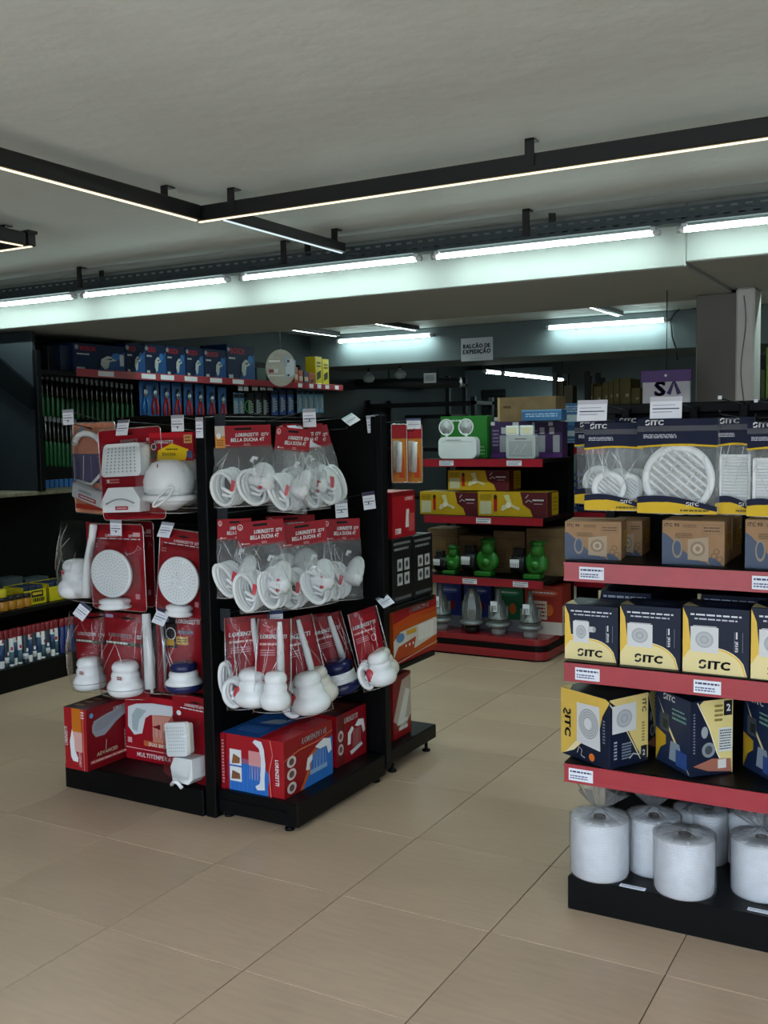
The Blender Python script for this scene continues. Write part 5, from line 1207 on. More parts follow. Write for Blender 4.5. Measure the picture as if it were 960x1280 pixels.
REFL = mat('bright_reflector', '#d8dadc', rough=.2, metal=.0)  # brightness put into the colour; a real mirror would reflect dark surroundings
for k, px in enumerate((-17, 10)):
    m = MB(); m.cyl((px*s, 0, 27*s), (px*s, 0, 31*s), .012, WHITE, 10); m.build('lamp_neck', t)
    m = MB(); M_ = T(px*s, .005, 39*s) @ RX(PI/2); m.lathe([(.0, -.04), (5*s, -.035), (9.5*s, -.005), (10.5*s, .010), (10.2*s, .016), (9.2*s, .016), (8.8*s, .008)], WHITE, 24, M_); h_ = m.build('lamp_head', t)
    m = MB(); m.lathe([(8.9*s, .012), (5*s, .004), (2.5*s, .002), (0, .002)], REFL, 20, M_); m.lathe([(2.4*s, .002), (2.4*s, .010), (0, .014)], mat('led_lens', '#e8e8ea', rough=.1), 10, M_)
    for i in range(6): m.tube([M_ @ Vector((2.6*s*math.cos(i*PI/3), 2.6*s*math.sin(i*PI/3), .005)), M_ @ Vector((8.4*s*math.cos(i*PI/3), 8.4*s*math.sin(i*PI/3), .013))], .002, DSTEEL, 5)
    m.build('reflector', h_)
def pb(a):
    a.rect(0, .0, 1, .12, '#5a3070'); a.rect(.22, .15, .44, .62, '#9a98a0'); a.rect(.26, .66, .42, .84, '#b8b4bc'); a.rect(.58, .66, .74, .84, '#b8b4bc'); a.rect(.70, .15, .92, .62, '#9a98a0'); a.fine(.04, .3, .2, .8, 5, '#8a7a98'); a.rect(0, .9, .1, 1, '#c8c8cc'); a.rect(.55, .88, .7, .98, '#c8c8cc')
far_box('lamp_box', 'purple box behind the lamp with two square heads on the back unit', 614, 664, 527, 573, Z4, 7.36, .12, PURB, pb)
far_box('lamp_box', 'purple box at the right end of the top shelf of the back unit', 665, 703, 527, 573, Z4, 7.36, .12, PURB, pb)
c = atY(653, 573, 7.16); s = mpp(c)
t = thing('emergency_light', 'grey emergency light with two square lamp heads in front of the purple box', 'emergency light', (c.x, 7.16, Z4))
m = MB(); m.prism(rrect(39*s, 29*s, 3*s, 3, 0, 14.5*s), .07, mat('light_grey_case', '#b9bcbe', rough=.4), FF(0, 0, .035)); m.build('lamp_body', t)
m = MB(); a = Art(m, FF(-19.5*s, 0, -.0352), 39*s, 29*s, .001); a.rect(.1, .1, .9, .75, '#a4a8aa'); a.line([(.25, .2), (.4, .6), (.5, .3), (.7, .65)], .004, '#c8ccce'); a.fine(.3, .8, .7, .88, 1, '#5a6064'); m.build('front_print', t)
for px in (-12, 7):
    m = MB(); m.box((px*s, -.005, 35*s), (17*s, .04, 12*s), WHITE, .004); h_ = m.build('lamp_head', t)
    m = MB(); m.box((px*s, -.026, 35*s), (13*s, .006, 8*s), mat('lens_glass', '#e6dfc0', rough=.15), .002); m.build('lens', h_)
    m = MB(); m.cyl((px*s, 0, 28.5*s), (px*s, 0, 30*s), .01, WHITE, 8); m.build('lamp_neck', t)
m = MB(); m.tube([(19*s, -.02, 20*s), (22*s, -.03, 14*s), (21*s, -.03, 6*s), (23*s, -.03, .004)], .004, mat('grey_cord', '#8a8e90', rough=.5), 6); m.build('power_cord', t)
# boxes lying higher up at the back of that unit
zc = atY(655, 527, 7.36).z
t = far_box('cardboard_box', 'long brown cardboard box lying on top of the purple boxes', 622, 695, 496, 527, zc+.001, 7.38, .22, KRAFTD, lambda a: (a.rect(.0, .0, .04, 1, '#b89a70'), a.fine(.1, .5, .25, .7, 1, '#5a462c')))
zb = atY(680, 526, 7.34).z
far_box('blue_carton', 'flat blue box in front of the long cardboard box', 652, 702, 512, 526, zb+.001, 7.25, .12, BLUB, lambda a: (a.fine(.1, .3, .9, .7, 2, '#a8c4dc'), a.rect(0, .85, 1, 1, '#6a9ac0')))
GX = thing('shelf_rack', 'narrow dark rack with blue boxes behind the right end of the back unit', 'shelf rack')
p = atY(702, 800, 8.0); q = atY(738, 800, 8.0)
MB().bx((p.x, 8.0, 0), (q.x+.3, 8.4, .1), BLACK).build('base_plinth', GX); MB().bx((p.x, 8.38, .1), (q.x+.3, 8.40, 1.62), PANEL).build('back_panel', GX)
gs = []
for yp in (560, 640, 725):
    z = atY(715, yp, 8.0).z; gs.append(z); MB().bx((p.x, 8.0, z-.03), (q.x+.3, 8.38, z), BLACK).build('shelf', GX); MB().bx((p.x, 7.995, z-.05), (q.x+.3, 8.0, z), REDSTRIP).build('ticket_strip', GX)
far_box('blue_carton', 'lower blue and white box stacked on the narrow dark rack', 700, 736, 533, 560, gs[0], 8.04, .2, BLUB, lambda a: (a.rect(0, .55, 1, .8, '#c8d4dc'), a.fine(.1, .1, .9, .45, 3, '#a8c0d8')))
zz = atY(718, 533, 8.04).z
far_box('blue_carton', 'upper blue and white box stacked on the narrow dark rack', 699, 737, 504, 532, zz+.001, 8.04, .2, BLUB, lambda a: (a.rect(0, .2, 1, .5, '#b8c8d4'), a.fine(.1, .6, .9, .9, 3, '#a8c0d8')))
LAT = mat('blue_lattice', '#2a3c78', rough=.5)
t = thing('plastic_basket', 'dark blue lattice basket on the narrow dark rack', 'basket', (atY(715, 640, 8.05).x, 8.15, gs[1]))
for k in range(6):
    m = MB(); m.box((0, -.09, .03+.055*k), (.22, .006, .022), LAT); m.build('lattice_bar', t)
for k in range(5):
    m = MB(); m.box((-.1+.05*k, -.09, .17), (.012, .008, .34), LAT); m.build('lattice_rib', t)
# yellow and maroon ceiling fan boxes
YB = mat('yellow_box_board', '#c9a21c', rough=.4, var=.06)
def yf(a):
    a.poly([(.62, 1), (1, 1), (1, 0), (.80, 0), (.76, .3), (.66, .5)], '#5a2028'); a.rect(.03, .08, .2, .6, '#c8c4a0'); a.fine(.03, .65, .2, .9, 3, '#8a7418'); a.rect(.235, .2, .285, .72, '#b02820'); a.ell(.26, .78, .025, .1, '#3a1a10'); a.poly([(.36, .45), (.44, .5), (.38, .85), (.46, .9), (.5, .5), (.62, .35), (.6, .25), (.48, .4), (.36, .2), (.34, .28)], '#d8d0a0'); a.ell(.45, .46, .04, .12, '#e8e4cc')
    a.line([(.70, .75), (.74, .9)], .004, WH); a.line([(.74, .68), (.79, .6)], .004, WH); a.line([(.74, .68), (.70, .58)], .004, WH); a.fine(.8, .62, .97, .74, 1, WH); a.fine(.82, .5, .95, .56, 1, '#c8b0b0')
def ys(a): a.rect(0, 0, 1, 1, '#5a2028'); a.rect(.4, .05, 1, .95, '#c9a21c'); a.fine(.5, .2, .9, .8, 4, '#8a7418')
zf = atY(600, 614, 7.10).z
far_box('ceiling_fan_box', 'yellow and maroon fan box, lower left of the three on the back unit', 525, 597, 615, 641, Z3, 7.10, .24, YB, yf, ys)
far_box('ceiling_fan_box', 'yellow and maroon fan box, lower right of the three on the back unit', 597.5, 684, 615, 641, Z3, 7.10, .24, YB, yf, ys)
far_box('ceiling_fan_box', 'yellow and maroon fan box stacked on top of the other two', 560, 636, 588, 614, zf+.004, 7.12, .24, YB, yf, ys)
# cartons and green pumps
for k, (x0, x1, yt) in enumerate(((535, 573, 661), (574, 616, 670), (617, 656, 664), (658, 706, 661))):
    lb = ('first', 'second', 'third', 'fourth')[k]
    far_box('cardboard_box', lb+' brown cardboard box from the left behind the green pumps', x0, x1, yt, 712, Z2, 7.34, .25, KRAFTD, lambda a: (a.rect(0, .82, 1, .83, '#5a462c'), a.rect(.4, .3, .6, .7, '#8a7048'), a.fine(.1, .1, .35, .25, 2, '#5a462c')))
GRN = mat('pump_green', '#2f7d2b', rough=.3, var=.05)
def pump(label, px, py, small=False):
    c = atY(px, py, 7.16); k = .85 if small else 1.12
    t = thing('water_pump', label, 'water pump', (c.x, 7.17, Z2)); s = mpp(c)*k
    m = MB(); m.lathe([(0, 0), (10*s, .0), (11*s, .01), (11*s, .1), (9*s, .11), (0, .11)], BLKM, 20, T(-20*s, 0, 15*s) @ RY(PI/2)); m.build('motor', t)
    for i in range(7): m = MB(); m.lathe([(11*s, 0), (12.2*s, 0), (12.2*s, .003), (11*s, .003)], BLKM, 20, T(-19*s+i*.014, 0, 15*s) @ RY(PI/2)); m.build('cooling_fin', t)
    m = MB(); m.lathe([(0, -.03), (10*s, -.03), (13*s, -.015), (13*s, .02), (9*s, .035), (0, .035)], GRN, 24, T(8*s, -.005, 17*s) @ RX(PI/2)); m.build('pump_housing', t)
    m = MB(); m.cyl((9*s, 0, 25*s), (9*s, 0, 42*s), 8.5*s, GRN, 16, 6.5*s); m.lathe([(8*s, 0), (9*s, .004), (9*s, .016), (7*s, .018)], GRN, 16, T(9*s, 0, 38*s)); m.build('outlet', t)
    m = MB(); m.cyl((8*s, -.03, 15*s), (8*s, -.055, 15*s), 5*s, GRN, 14); m.build('inlet', t)
    m = MB(); m.box((4*s, 0, 2.5*s), (20*s, .10, 5*s), GRN, .004); m.build('foot', t)
    m = MB(); m.box((-13*s, 0, 29*s), (12*s, .05, 8*s), BLKM, .006); m.build('terminal_box', t)
    m = MB(); m.box((-14*s, -11.6*s, 17*s), (11*s, .002, 9*s), LBL); m.build('rating_label', t)
BLKM = mat('black_motor', '#121314', rough=.4)
pump('small green pump at the left end, partly behind the black boxes', 560, 712, True); pump('green water pump in the middle of the back unit shelf', 601, 713); pump('green water pump at the right of the back unit shelf', 662, 714)
# printed boxes and metal lamps on the red base
for k, (x0, x1, yt, col, lb) in enumerate(((546, 577, 729, '#2c3c8c', 'blue box at the left end of the red base'), (580, 614, 730, '#30408a', 'second blue box on the red base'), (618, 654, 732, '#1f6a48', 'green box on the red base'), (656, 703, 732, '#9c2c20', 'red and white box at the right end of the red base'))):
    def fb(a, col=col, k=k):
        a.ell(.5, .85, .4, .07, {'#2c3c8c': '#5a70c0', '#30408a': '#5a70c0', '#1f6a48': '#3a9a6a', '#9c2c20': '#c85a40'}[col]); a.fine(.2, .82, .8, .88, 1, WH); a.rect(0, 0, 1, .26, '#8a9098' if k < 3 else '#d8d0c8'); a.ell(.65, .5, .12, .12, '#c86a30' if k > 1 else '#8c2838'); a.fine(.15, .3, .5, .5, 3, '#b8c0d0')
        if k == 3: a.rect(.1, .3, .6, .68, '#d0c4b4'); a.fine(.14, .34, .56, .64, 4, '#8a2820')
    def sb(a):
        a.rect(0, 0, 1, .6, '#d8d2c8')
        for i in range(3): a.poly([(.15+.25*i, .25), (.2+.25*i, .5), (.27+.25*i, .5), (.32+.25*i, .25)], '#4a4a4c')
    far_box('lamp_box', lb, x0, x1, yt, 786 if k < 3 else 790, Z1, 7.30, .14 if k < 3 else .2, mat('box_'+col[1:], col, rough=.4), fb, sb)
ALUM = mat('cast_aluminium', '#7d8284', rough=.3, metal=.4, var=.15)
def metal_lamp(label, px, py, kind):
    c = atY(px, py, 7.13); s = mpp(c); t = thing('metal_lamp', label, 'lamp fitting', (c.x, 7.15, Z1))
    m = MB(); m.lathe([(9*s, 0), (9*s, 7*s), (8*s, 9*s), (0, 9*s)], GREYP if kind else BLKM, 18); m.build('socket', t)
    m = MB(); m.lathe([(8*s, 9*s), (15*s, 11*s), (16*s, 13*s), (14*s, 15*s), (10*s, 17*s)], ALUM, 24); m.build('flange', t)
    if kind == 0:
        m = MB(); m.lathe([(11*s, 16*s), (12*s, 30*s), (9*s, 46*s), (5*s, 55*s), (0, 56*s)], ALUM, 8, smooth=False); m.build('lantern_body', t)
        for i in range(8): m = MB(); an = i*PI/4; m.tube([(12*s*math.cos(an), 12*s*math.sin(an), 17*s), (12.5*s*math.cos(an), 12.5*s*math.sin(an), 30*s), (9.4*s*math.cos(an), 9.4*s*math.sin(an), 46*s)], .0035, GREYP, 5); m.build('cage_bar', t)
    else:
        m = MB(); m.lathe([(11*s, 16*s), (13*s, 18*s), (13*s, 22*s), (10*s, 25*s), (9*s, 36*s), (6.5*s, 42*s), (4*s, 44*s), (3*s, 56*s), (2*s, 58*s), (0, 58*s)], ALUM, 20); m.build('lamp_body', t)
        m = MB(); m.lathe([(13.2*s, 19*s), (13.4*s, 19*s), (13.4*s, 20.5*s), (13.2*s, 20.5*s)], DSTEEL, 20); m.build('clamp_ring', t)
        for i in range(6): m = MB(); an = i*PI/3+.2; m.box((0, 0, 0), (3*s, 2*s, 20*s), ALUM, .002, T(11*s*math.cos(an), 11*s*math.sin(an), 26*s) @ RZ(an)); m.build('fin', t)
        m = MB(); m.sheet([(0, 0), (9*s, 0), (9*s, 13*s), (0, 13*s)], LBL, FF(-6*s, 30*s, -11*s)); Art(m, FF(-6*s, 30*s, -11*s), 9*s, 13*s).fine(.1, .1, .9, .6, 3, '#4a5060'); m.build('swing_label', t)
metal_lamp('metal lamp at the left end of the red base, half hidden', 550, 790, 1); metal_lamp('grey lantern shaped lamp with dark base on the red base', 589, 794, 0); metal_lamp('metal lamp with white label in front of the green box', 622, 800, 1); metal_lamp('metal lamp with white label at the right of the red base', 662, 803, 1)

# ================================================================ tools on the left wall shelving
def wall_box(name, label, x0, x1, yt, yb, z, X, d, body, fn=None, group=None):
    A = atX(x0, yb, X); B = atX(x1, yb, X); h = atX((x0+x1)/2, yt, X).z-z; S = (d, B.y-A.y-.004, h)
    t = carton(name, label, (X-d/2, (A.y+B.y)/2, z+.0005), S, 0, body, group=group)
    if fn: face(t, S, 'right', 'side_print', fn, .001)
    return t
TB = mat('tool_box_blue', '#0b1f42', rough=.5, var=.25, vscale=4, spec=.25)
def tool_art(kind, seed):
    def f(a):
        a.poly([(.4, 0), (1, 0), (1, .8), (.7, .6)], '#17508c'); a.circ(.06, .86, .018, '#8a929c'); a.text('BOSCH', .12 if kind else .14, .76, .15, '#b01c28', fit=.34 if kind == 0 else .5)
        a.fine(.06, .58, .3, .68, 1, '#c8ccd4', seed=seed); a.rect(.05, .06, .2, .18, '#c4c8cc')
        x = .62 if kind else .55
        a.poly([(x-.12, .3), (x-.1, .5), (x+.02, .62), (x+.16, .58), (x+.2, .48), (x+.06, .42), (x+.03, .2), (x-.04, .14)], '#c0c8c4'); a.poly([(x-.02, .5), (x+.12, .55), (x+.1, .48)], '#3a4a58'); a.ell(x+.2, .62, .1, .12, '#2f74b8')
        if kind == 2: a.rect(.88, .3, .96, .7, '#d0d4d8')
    return f
for k, (x0, x1, yt, yb, kd, lb) in enumerate(((92, 157, 431, 463, 2, 'long blue power tool box, leftmost with print on the top shelf'), (158, 182, 430, 467, 0, 'second blue tool box on the top shelf'), (182, 208, 431, 468, 0, 'third blue tool box with red badge on the top shelf'), (208, 232, 433, 469, 1, 'fourth blue tool box on the top shelf'), (233, 255, 435, 470, 1, 'plain blue tool box in the middle of the top shelf'), (256, 283, 437, 472, 1, 'blue tool box left of the last one on the top shelf'), (284, 319, 432, 474, 1, 'tall blue tool box, last before the round hanging sign'))):
    wall_box('tool_box', lb, x0, x1, yt, yb, 2.2, -5.63, .3, TB, tool_art(kd, k))
wall_box('tool_box', 'dark unlit blue box at the left end of the top shelf', 76, 91, 432, 459, 2.2, -5.66, .3, mat('dark_blue_board', '#14243c', rough=.5)); wall_box('tool_box', 'narrow dark grey box, first on the top shelf', 60, 75, 434, 457, 2.2, -5.72, .3, mat('dark_grey_board', '#1c2428', rough=.5))
wall_box('small_box', 'small green box beside the tall blue tool box', 321, 333, 460, 475, 2.2, -5.64, .15, mat('dull_green_board', '#2a4a3c', rough=.5))
OB = mat('orange_small_box', '#b8502c', rough=.4)
for k, (x0, x1, yt, yb, mm, lb) in enumerate(((368, 373, 459, 479, OB, 'orange bottle-shaped box, first right of the round sign'), (373.5, 379, 463, 479, OB, 'second small orange box right of the round sign'), (380, 386, 464, 480, mat('navy_small_box', '#2a2c50', rough=.4), 'dark blue small box between orange ones'), (386.5, 394, 466, 481, OB, 'third small orange box left of the yellow boxes'), (394.5, 403, 446, 481, mat('yellow_tall_box', '#d8c41c', rough=.4), 'taller yellow box at the end of the top shelf'), (403.5, 411.5, 449, 482, MATS['yellow_tall_box'], 'shorter yellow box at the very end of the top shelf'))):
    wall_box('small_box', lb, x0, x1, yt, yb, 2.2, -5.62, .12, mm, (lambda a: (a.poly([(.2, .2), (.8, .3), (.8, .55), (.2, .45)], '#3a3a20'), a.fine(.2, .62, .8, .85, 2, '#5a5410'))) if 'yellow' in lb else (lambda a: a.rect(.1, .3, .9, .6, '#d8b8a0')))
# hanging tools: one of each kind, then copies
def wall_spot(px, py, X): return atX(px, py, X)
def place_copies(proto, spots, X):
    first = True; label = proto['label']
    for px, py in spots:
        o = proto if first else copy_tree(proto); first = False
        p = wall_spot(px, py, X); o.location = p
        if len(spots) > 1: o['label'] = ORD[spots.index((px, py))]+' '+label
def wall_hook(t, h): MB().tube([(0, .16, h+.012), (0, -.03, h+.012), (0, -.04, h+.02)], .003, DSTEEL, 5).build('hook', t)
HD = RZ(PI/2)
GT = mat('green_handle', '#0e4a22', rough=.3); BT = mat('blue_card', '#2a5a94', rough=.4, var=.15); RT = mat('red_grip', '#9c1c20', rough=.35); LB = mat('pale_blue_card', '#5f8fae', rough=.4, var=.15)
def screwdriver(label, group, hgt):
    t = thing('screwdriver', label, 'screwdriver', (0, 0, 0), PI/2, group)
    m = MB(); m.lathe([(0, 0), (.010, .003), (.014, .02), (.013, hgt*.45), (.009, hgt*.5), (.006, hgt*.52)], GT, 10); m.build('handle', t)
    m = MB(); m.cyl((0, 0, hgt*.5), (0, 0, hgt*.92), .004, STEEL, 8); m.build('shaft', t)
    m = MB(); m.box((0, -.004, hgt*.97), (.026, .003, .04), mat('grey_ticket', '#70787c', rough=.5)); m.build('hang_ticket', t)
    return t
a = screwdriver('green screwdriver from the left in the upper wall row', 'green screwdrivers, upper row', .30)
place_copies(a, [(54+6.2*i, 521+.45*i) for i in range(19)], -5.78)
a = screwdriver('green screwdriver from the left in the lower wall row', 'green screwdrivers, lower row', .36)
place_copies(a, [(59+5.2*i, 583+.3*i) for i in range(8)], -5.80)
def plier(label, group, red=True):
    t = thing('plier_pack', label, 'pliers', (0, 0, 0), PI/2, group); h = .30
    m = MB(); m.box((0, .006, h*.5), (.115, .003, h), BT, .001); m.build('backing_card', t)
    gm = RT if red else MATS['blue_grip']
    for sx in (-1, 1):
        m = MB(); m.tube([(sx*.022, -.006, .01), (sx*.030, -.006, .07), (sx*.008, -.006, .15)], [.012, .012, .007], gm, 8); m.build('grip', t)
        m = MB(); m.tube([(sx*-.004, -.006, .15), (sx*-.012, -.006, .185), (sx*-.003, -.006, .24)], [.009, .011, .004], STEEL, 8); m.build('jaw', t)
    m = MB(); m.box((0, -.06, h+.04), (.10, .003, .045), LBL); m.tube([(0, .2, h-.01), (0, -.06, h), (0, -.062, h+.02)], .003, DSTEEL, 5); m.build('ticket_hook', t)
    return t
mat('blue_grip', '#2c6aa8', rough=.35)
a = plier('pair of red pliers from the left on the wall', 'red pliers on the wall')
place_copies(a, [(194+14.2*i, 520+1.0*i) for i in range(7)], -5.72)
b = plier('single pliers with blue grips, first of the row of pliers', None, False); place_copies(b, [(182, 519)], -5.72)
def blade(label, group, mm, w=.075, h=.24):
    t = thing('blade_pack', label, 'tool pack', (0, 0, 0), PI/2, group)
    m = MB(); m.box((0, .004, h*.5), (w, .003, h), mm, .001); a = Art(m, FF(-w/2, 0, .0024), w, h); a.rect(.15, .12, .5, .7, '#a8b4ba'); a.rect(.0, .8, 1, .95, '#16202c'); a.fine(.55, .2, .9, .6, 4, '#c8d4da'); m.build('backing_card', t)
    m = MB(); m.box((-w*.12, -.008, h*.42), (w*.25, .012, h*.5), STEEL, .003); m.build('blade', t)
    m = MB(); m.box((0, -.05, h+.035), (w*.85, .003, .04), LBL); m.tube([(0, .2, h-.01), (0, -.05, h), (0, -.052, h+.02)], .003, DSTEEL, 5); m.build('ticket_hook', t)
    return t
a = blade('pale blue tool pack from the left beside the pliers', 'pale packs right of the pliers', LB); place_copies(a, [(296, 524), (303, 524)], -5.70)
a = blade('dark tool pack from the left under the round sign', 'dark packs under the round sign', mat('dark_card', '#16181a', rough=.5), .1); place_copies(a, [(314, 523), (324, 522), (333, 522)], -5.74)
a = blade('deep blue tool pack from the left beside the round sign', 'deep blue packs right of the round sign', mat('deep_blue_card', '#22489a', rough=.4, var=.1), .1); place_copies(a, [(344, 519), (354, 518.5), (364, 518)], -5.70)
a = blade('pale tool pack from the left at the far shelving end', 'pale packs at the far end', LB, .085, .23); place_copies(a, [(375, 516), (382, 516), (389, 516), (396, 515.5), (402, 515.5)], -5.70)
t = thing('coiled_cord', 'small green coiled cord hanging among the dark packs', 'cord', atX(310, 515, -5.66), PI/2)
m = MB(); m.tube([(.04*math.cos(2*PI*i/20), 0, .05*math.sin(2*PI*i/20)+.05) for i in range(20)], .006, mat('lime_cord', '#3a8a2a', rough=.4), 6, closed=True); m.build('cord_ring', t)
m = MB(); m.tube([(0, 0, .1), (0, .05, .16), (0, .2, .165)], .004, DSTEEL, 5); m.build('hook', t)
# round hanging sign in front of the top shelf
c = atX(351, 460, -5.25); s = mpp(c); r = 20.5*s
n = (CAM-c); az = math.atan2(n.x, -n.y)
t = thing('round_sign', 'round hanging sign with a picture of a breaker, in front of the top shelf', 'sign', (c.x, c.y, c.z-r*1.1), az-.12)
m = MB(); m.lathe([(r, 0), (r, .006)], mat('sign_taupe', '#a39c8c', rough=.35, var=.25, vscale=6), 40, T(0, 0, r*1.1) @ RX(PI/2) @ T(0, 0, -.003), smooth=False, sx=.92, sy=1.12)
a = Art(m, FF(-r, .1*r, -.0035), 2*r, 2*r, .001); a.poly([(.62, .2), (.6, .86), (.74, .9), (.78, .74), (.96, .72), (.93, .25)], '#97a6b2'); a.poly([(.66, .3), (.64, .52), (.7, .56), (.68, .74), (.84, .78), (.92, .7), (.9, .3), (.8, .24)], '#c2c9cf'); a.rect(.70, .66, .77, .74, '#23262a'); a.rect(.70, .25, .77, .31, '#23262a')
a.rect(.14, .68, .48, .74, '#e2e0da'); a.rect(.3, .36, .42, .48, '#c9c6c0'); a.rect(.14, .36, .28, .46, '#7a2a38'); a.fine(.12, .24, .6, .30, 1, '#dcd9d2'); a.fine(.04, .5, .3, .58, 2, '#b2aea4'); a.fine(.2, .78, .5, .84, 1, '#b2aea4')
m.build('sign_disc', t); MB().tube([(0, 0, 2.2*r), (0, 0, CEIL-.001-(c.z-r*1.1))], .002, STEEL, 5).build('hanging_wire', t)
# lower shelf: yellow cartons and jars, with tubes of sealant below
YC = mat('yellow_display_box', '#c8b81c', rough=.4)
for k, (x0, x1, yt, yb, lb) in enumerate(((29, 60, 738, 768, 'front yellow display box on the lower wall shelf'), (61, 95, 735, 763, 'second yellow display box on the lower wall shelf'))):
    A = atX(x0, yb, -5.66); B = atX(x1, yb, -5.66); d = B.y-A.y-.01; h = .13
    t = thing('display_box', lb, 'box', (-5.66, (A.y+B.y)/2, .5485), PI/2)
    m = MB(); w_ = d; dd = .2
    m.bx((-w_/2, 0, 0), (w_/2, dd, .006), YC); m.bx((-w_/2, 0, 0), (w_/2, .004, h*.8), YC); m.bx((-w_/2, dd-.004, 0), (w_/2, dd, h), YC); m.bx((-w_/2, 0, 0), (-w_/2+.004, dd, h), YC); m.bx((w_/2-.004, 0, 0), (w_/2, dd, h), YC); m.build('tray_body', t)
    m = MB(); a = Art(m, FF(-w_/2, 0, -.0005), w_, h*.8); a.rect(.02, .02, .98, .98, '#c8b81c'); a.rect(.35, .5, .85, .92, '#16181a'); a.fine(.4, .58, .8, .84, 1, YL, .7); a.fine(.4, .1, .9, .4, 1, '#3a3410', .9); m.build('front_print', t)
    for i in range(3): m = MB(); m.box((-w_*.3+w_*.3*i, dd*.5, .07), (w_*.25, dd*.8, .12), mat('blue_contents', '#22304a', rough=.5), .004); m.build('content_pack', t)
t = thing('filler_jar', 'small amber jar with dark lid on the lower wall shelf', 'jar', (0, 0, 0), 0, 'amber jars on the lower wall shelf')
m = MB(); m.lathe([(.036, 0), (.038, .006), (.038, .06), (.034, .066)], mat('amber_jar', '#b07a20', rough=.3), 18); m.build('jar_body', t)
m = MB(); m.lathe([(.036, .064), (.037, .09), (.034, .094), (0, .094)], mat('dark_lid', '#1c1c1e', rough=.35), 18); m.build('lid', t)
for i, px in enumerate((4, 14, 23.5, 33)):
    o = t if i == 0 else copy_tree(t); p = atX(px, 770, -5.66); o.location = (-5.66, p.y, .5485); o['label'] = ORD[i]+' amber jar with dark lid from the left on the lower wall shelf'
t = thing('filler_jar', 'yellow jar stacked at the left picture edge of the lower shelf', 'jar', (-5.66, atX(2, 765, -5.66).y, .643))
MB().lathe([(.036, 0), (.038, .006), (.038, .05), (.034, .056), (0, .056)], YC, 18).build('jar_body', t)
for k, (x0, x1) in enumerate(((5, 30), (33, 62))): wall_box('small_box', 'dim grey box at the back of the lower wall shelf, '+('left' if k == 0 else 'right')+' one', x0, x1, 722, 750, .548, -5.9, .12, mat('dim_grey_board', '#3a4448', rough=.6))
rd = random.Random(3)
def sealant(kind):
    t = thing('sealant_tube', 'sealant tube', 'sealant tube', (0, 0, 0), PI/2, 'sealant tubes on the wall plinth'); r = .019
    m = MB(); m.lathe([(r-.001, 0), (r, .004), (r, .195), (r-.001, .2)], WHITE if kind != 1 else mat('tube_slate', '#2c3a48', rough=.35), 14); m.build('tube_body', t)
    z0, z1 = ((.05, .16), (.03, .07), (.015, .10))[kind]
    m = MB(); m.lathe([(r+.0005, z0), (r+.0005, z1)], (mat('tube_blue', '#23406a', rough=.35), mat('tube_pale', '#c8ced2', rough=.35), mat('tube_teal', '#3a5a68', rough=.35))[kind], 14); m.build('label_wrap', t)
    m = MB(); m.sheet([(-.008, z1+.012), (.008, z1+.012), (.008, z1+.035), (-.008, z1+.035)], mat('tube_red_mark', '#a83a40', rough=.4) if kind != 1 else LBL, frame((0, -r-.0006, 0), (1, 0, 0), (0, 0, 1))); m.build('label_mark', t)
    m = MB(); m.lathe([(r+.0005, .196), (r+.0015, .2), (r+.0015, .25), (r-.002, .255), (0, .255)], mat('red_cap', '#7e1a22', rough=.4), 14); m.build('cap', t)
    return t
protos = [None, None, None]
for i in range(13):
    kd = (0, 1, 2, 0, 2, 1, 0, 1, 0, 2, 1, 0, 2)[i]
    if protos[kd] is None: o = protos[kd] = sealant(kd)
    else: o = copy_tree(protos[kd])
    p = atX(3+5.6*i, 832-2.1*i, -5.62); o.location = (-5.62+rd.uniform(-.01, .01), p.y, .1655); o.rotation_euler = (0, 0, PI/2+rd.uniform(-.5, .5))
    o['label'] = ORD[i]+(' blue banded', ' slate grey', ' teal banded')[kd]+' sealant tube from the left on the wall plinth'
t = thing('sealant_tube', 'dark blue tube with red cap at the right end of the row on the wall plinth', 'sealant tube', (0, 0, 0), PI/2, 'dark blue tubes on the wall plinth')
m = MB(); m.lathe([(.018, 0), (.019, .004), (.019, .2)], mat('tube_navy', '#1c2a66', rough=.35), 14); m.build('tube_body', t); m = MB(); m.lathe([(.0195, .196), (.0205, .2), (.0205, .25), (0, .255)], MATS['red_cap'], 14); m.build('cap', t)
for i in range(3):
    o = t if i == 0 else copy_tree(t); p = atX(77+6*i, 806-2*i, -5.62); o.location = (-5.62, p.y, .1655); o['label'] = ORD[i]+' dark blue tube from the left at the end of the sealant row'
t = thing('bit_pack', 'small blue bit pack standing on the stone counter top', 'tool pack', (0, 0, 0), PI/2, 'blue bit packs on the counter')
m = MB(); m.box((0, 0, .03), (.035, .02, .06), BT, .003); m.build('pack', t)
for i in range(7):
    o = t if i == 0 else copy_tree(t); p = atX(58+6*i, 600, -5.85); o.location = (-5.85, p.y, 1.3523); o['label'] = ORD[i]+' small blue bit pack from the left on the stone counter top'

# ================================================================ things further back
# counter sign on the rear beam
p = atY(577, 452, B2Y); q = atY(616, 421, B2Y)
w, h = q.x-p.x, q.z-p.z
t = thing('counter_sign', 'white sign reading BALCÃO DE EXPEDIÇÃO on the rear beam', 'sign', ((p.x+q.x)/2, B2Y-.004, p.z))
m = MB(); m.bx((-w/2, -.006, 0), (w/2, .003, h), mat('sign_white', '#c8ccd6', rough=.5)); m.build('sign_board', t)
m = MB(); a = Art(m, FF(-w/2, 0, -.0062), w, h, .001); a.text('BALCÃO DE', .5, .56, .18, '#1c2040', al='c', fit=.86, bold=.03); a.text('EXPEDIÇÃO', .5, .32, .18, '#1c2040', al='c', fit=.88, bold=.03); a.fine(.3, .08, .7, .12, 1, '#7a8098'); m.build('lettering', t)
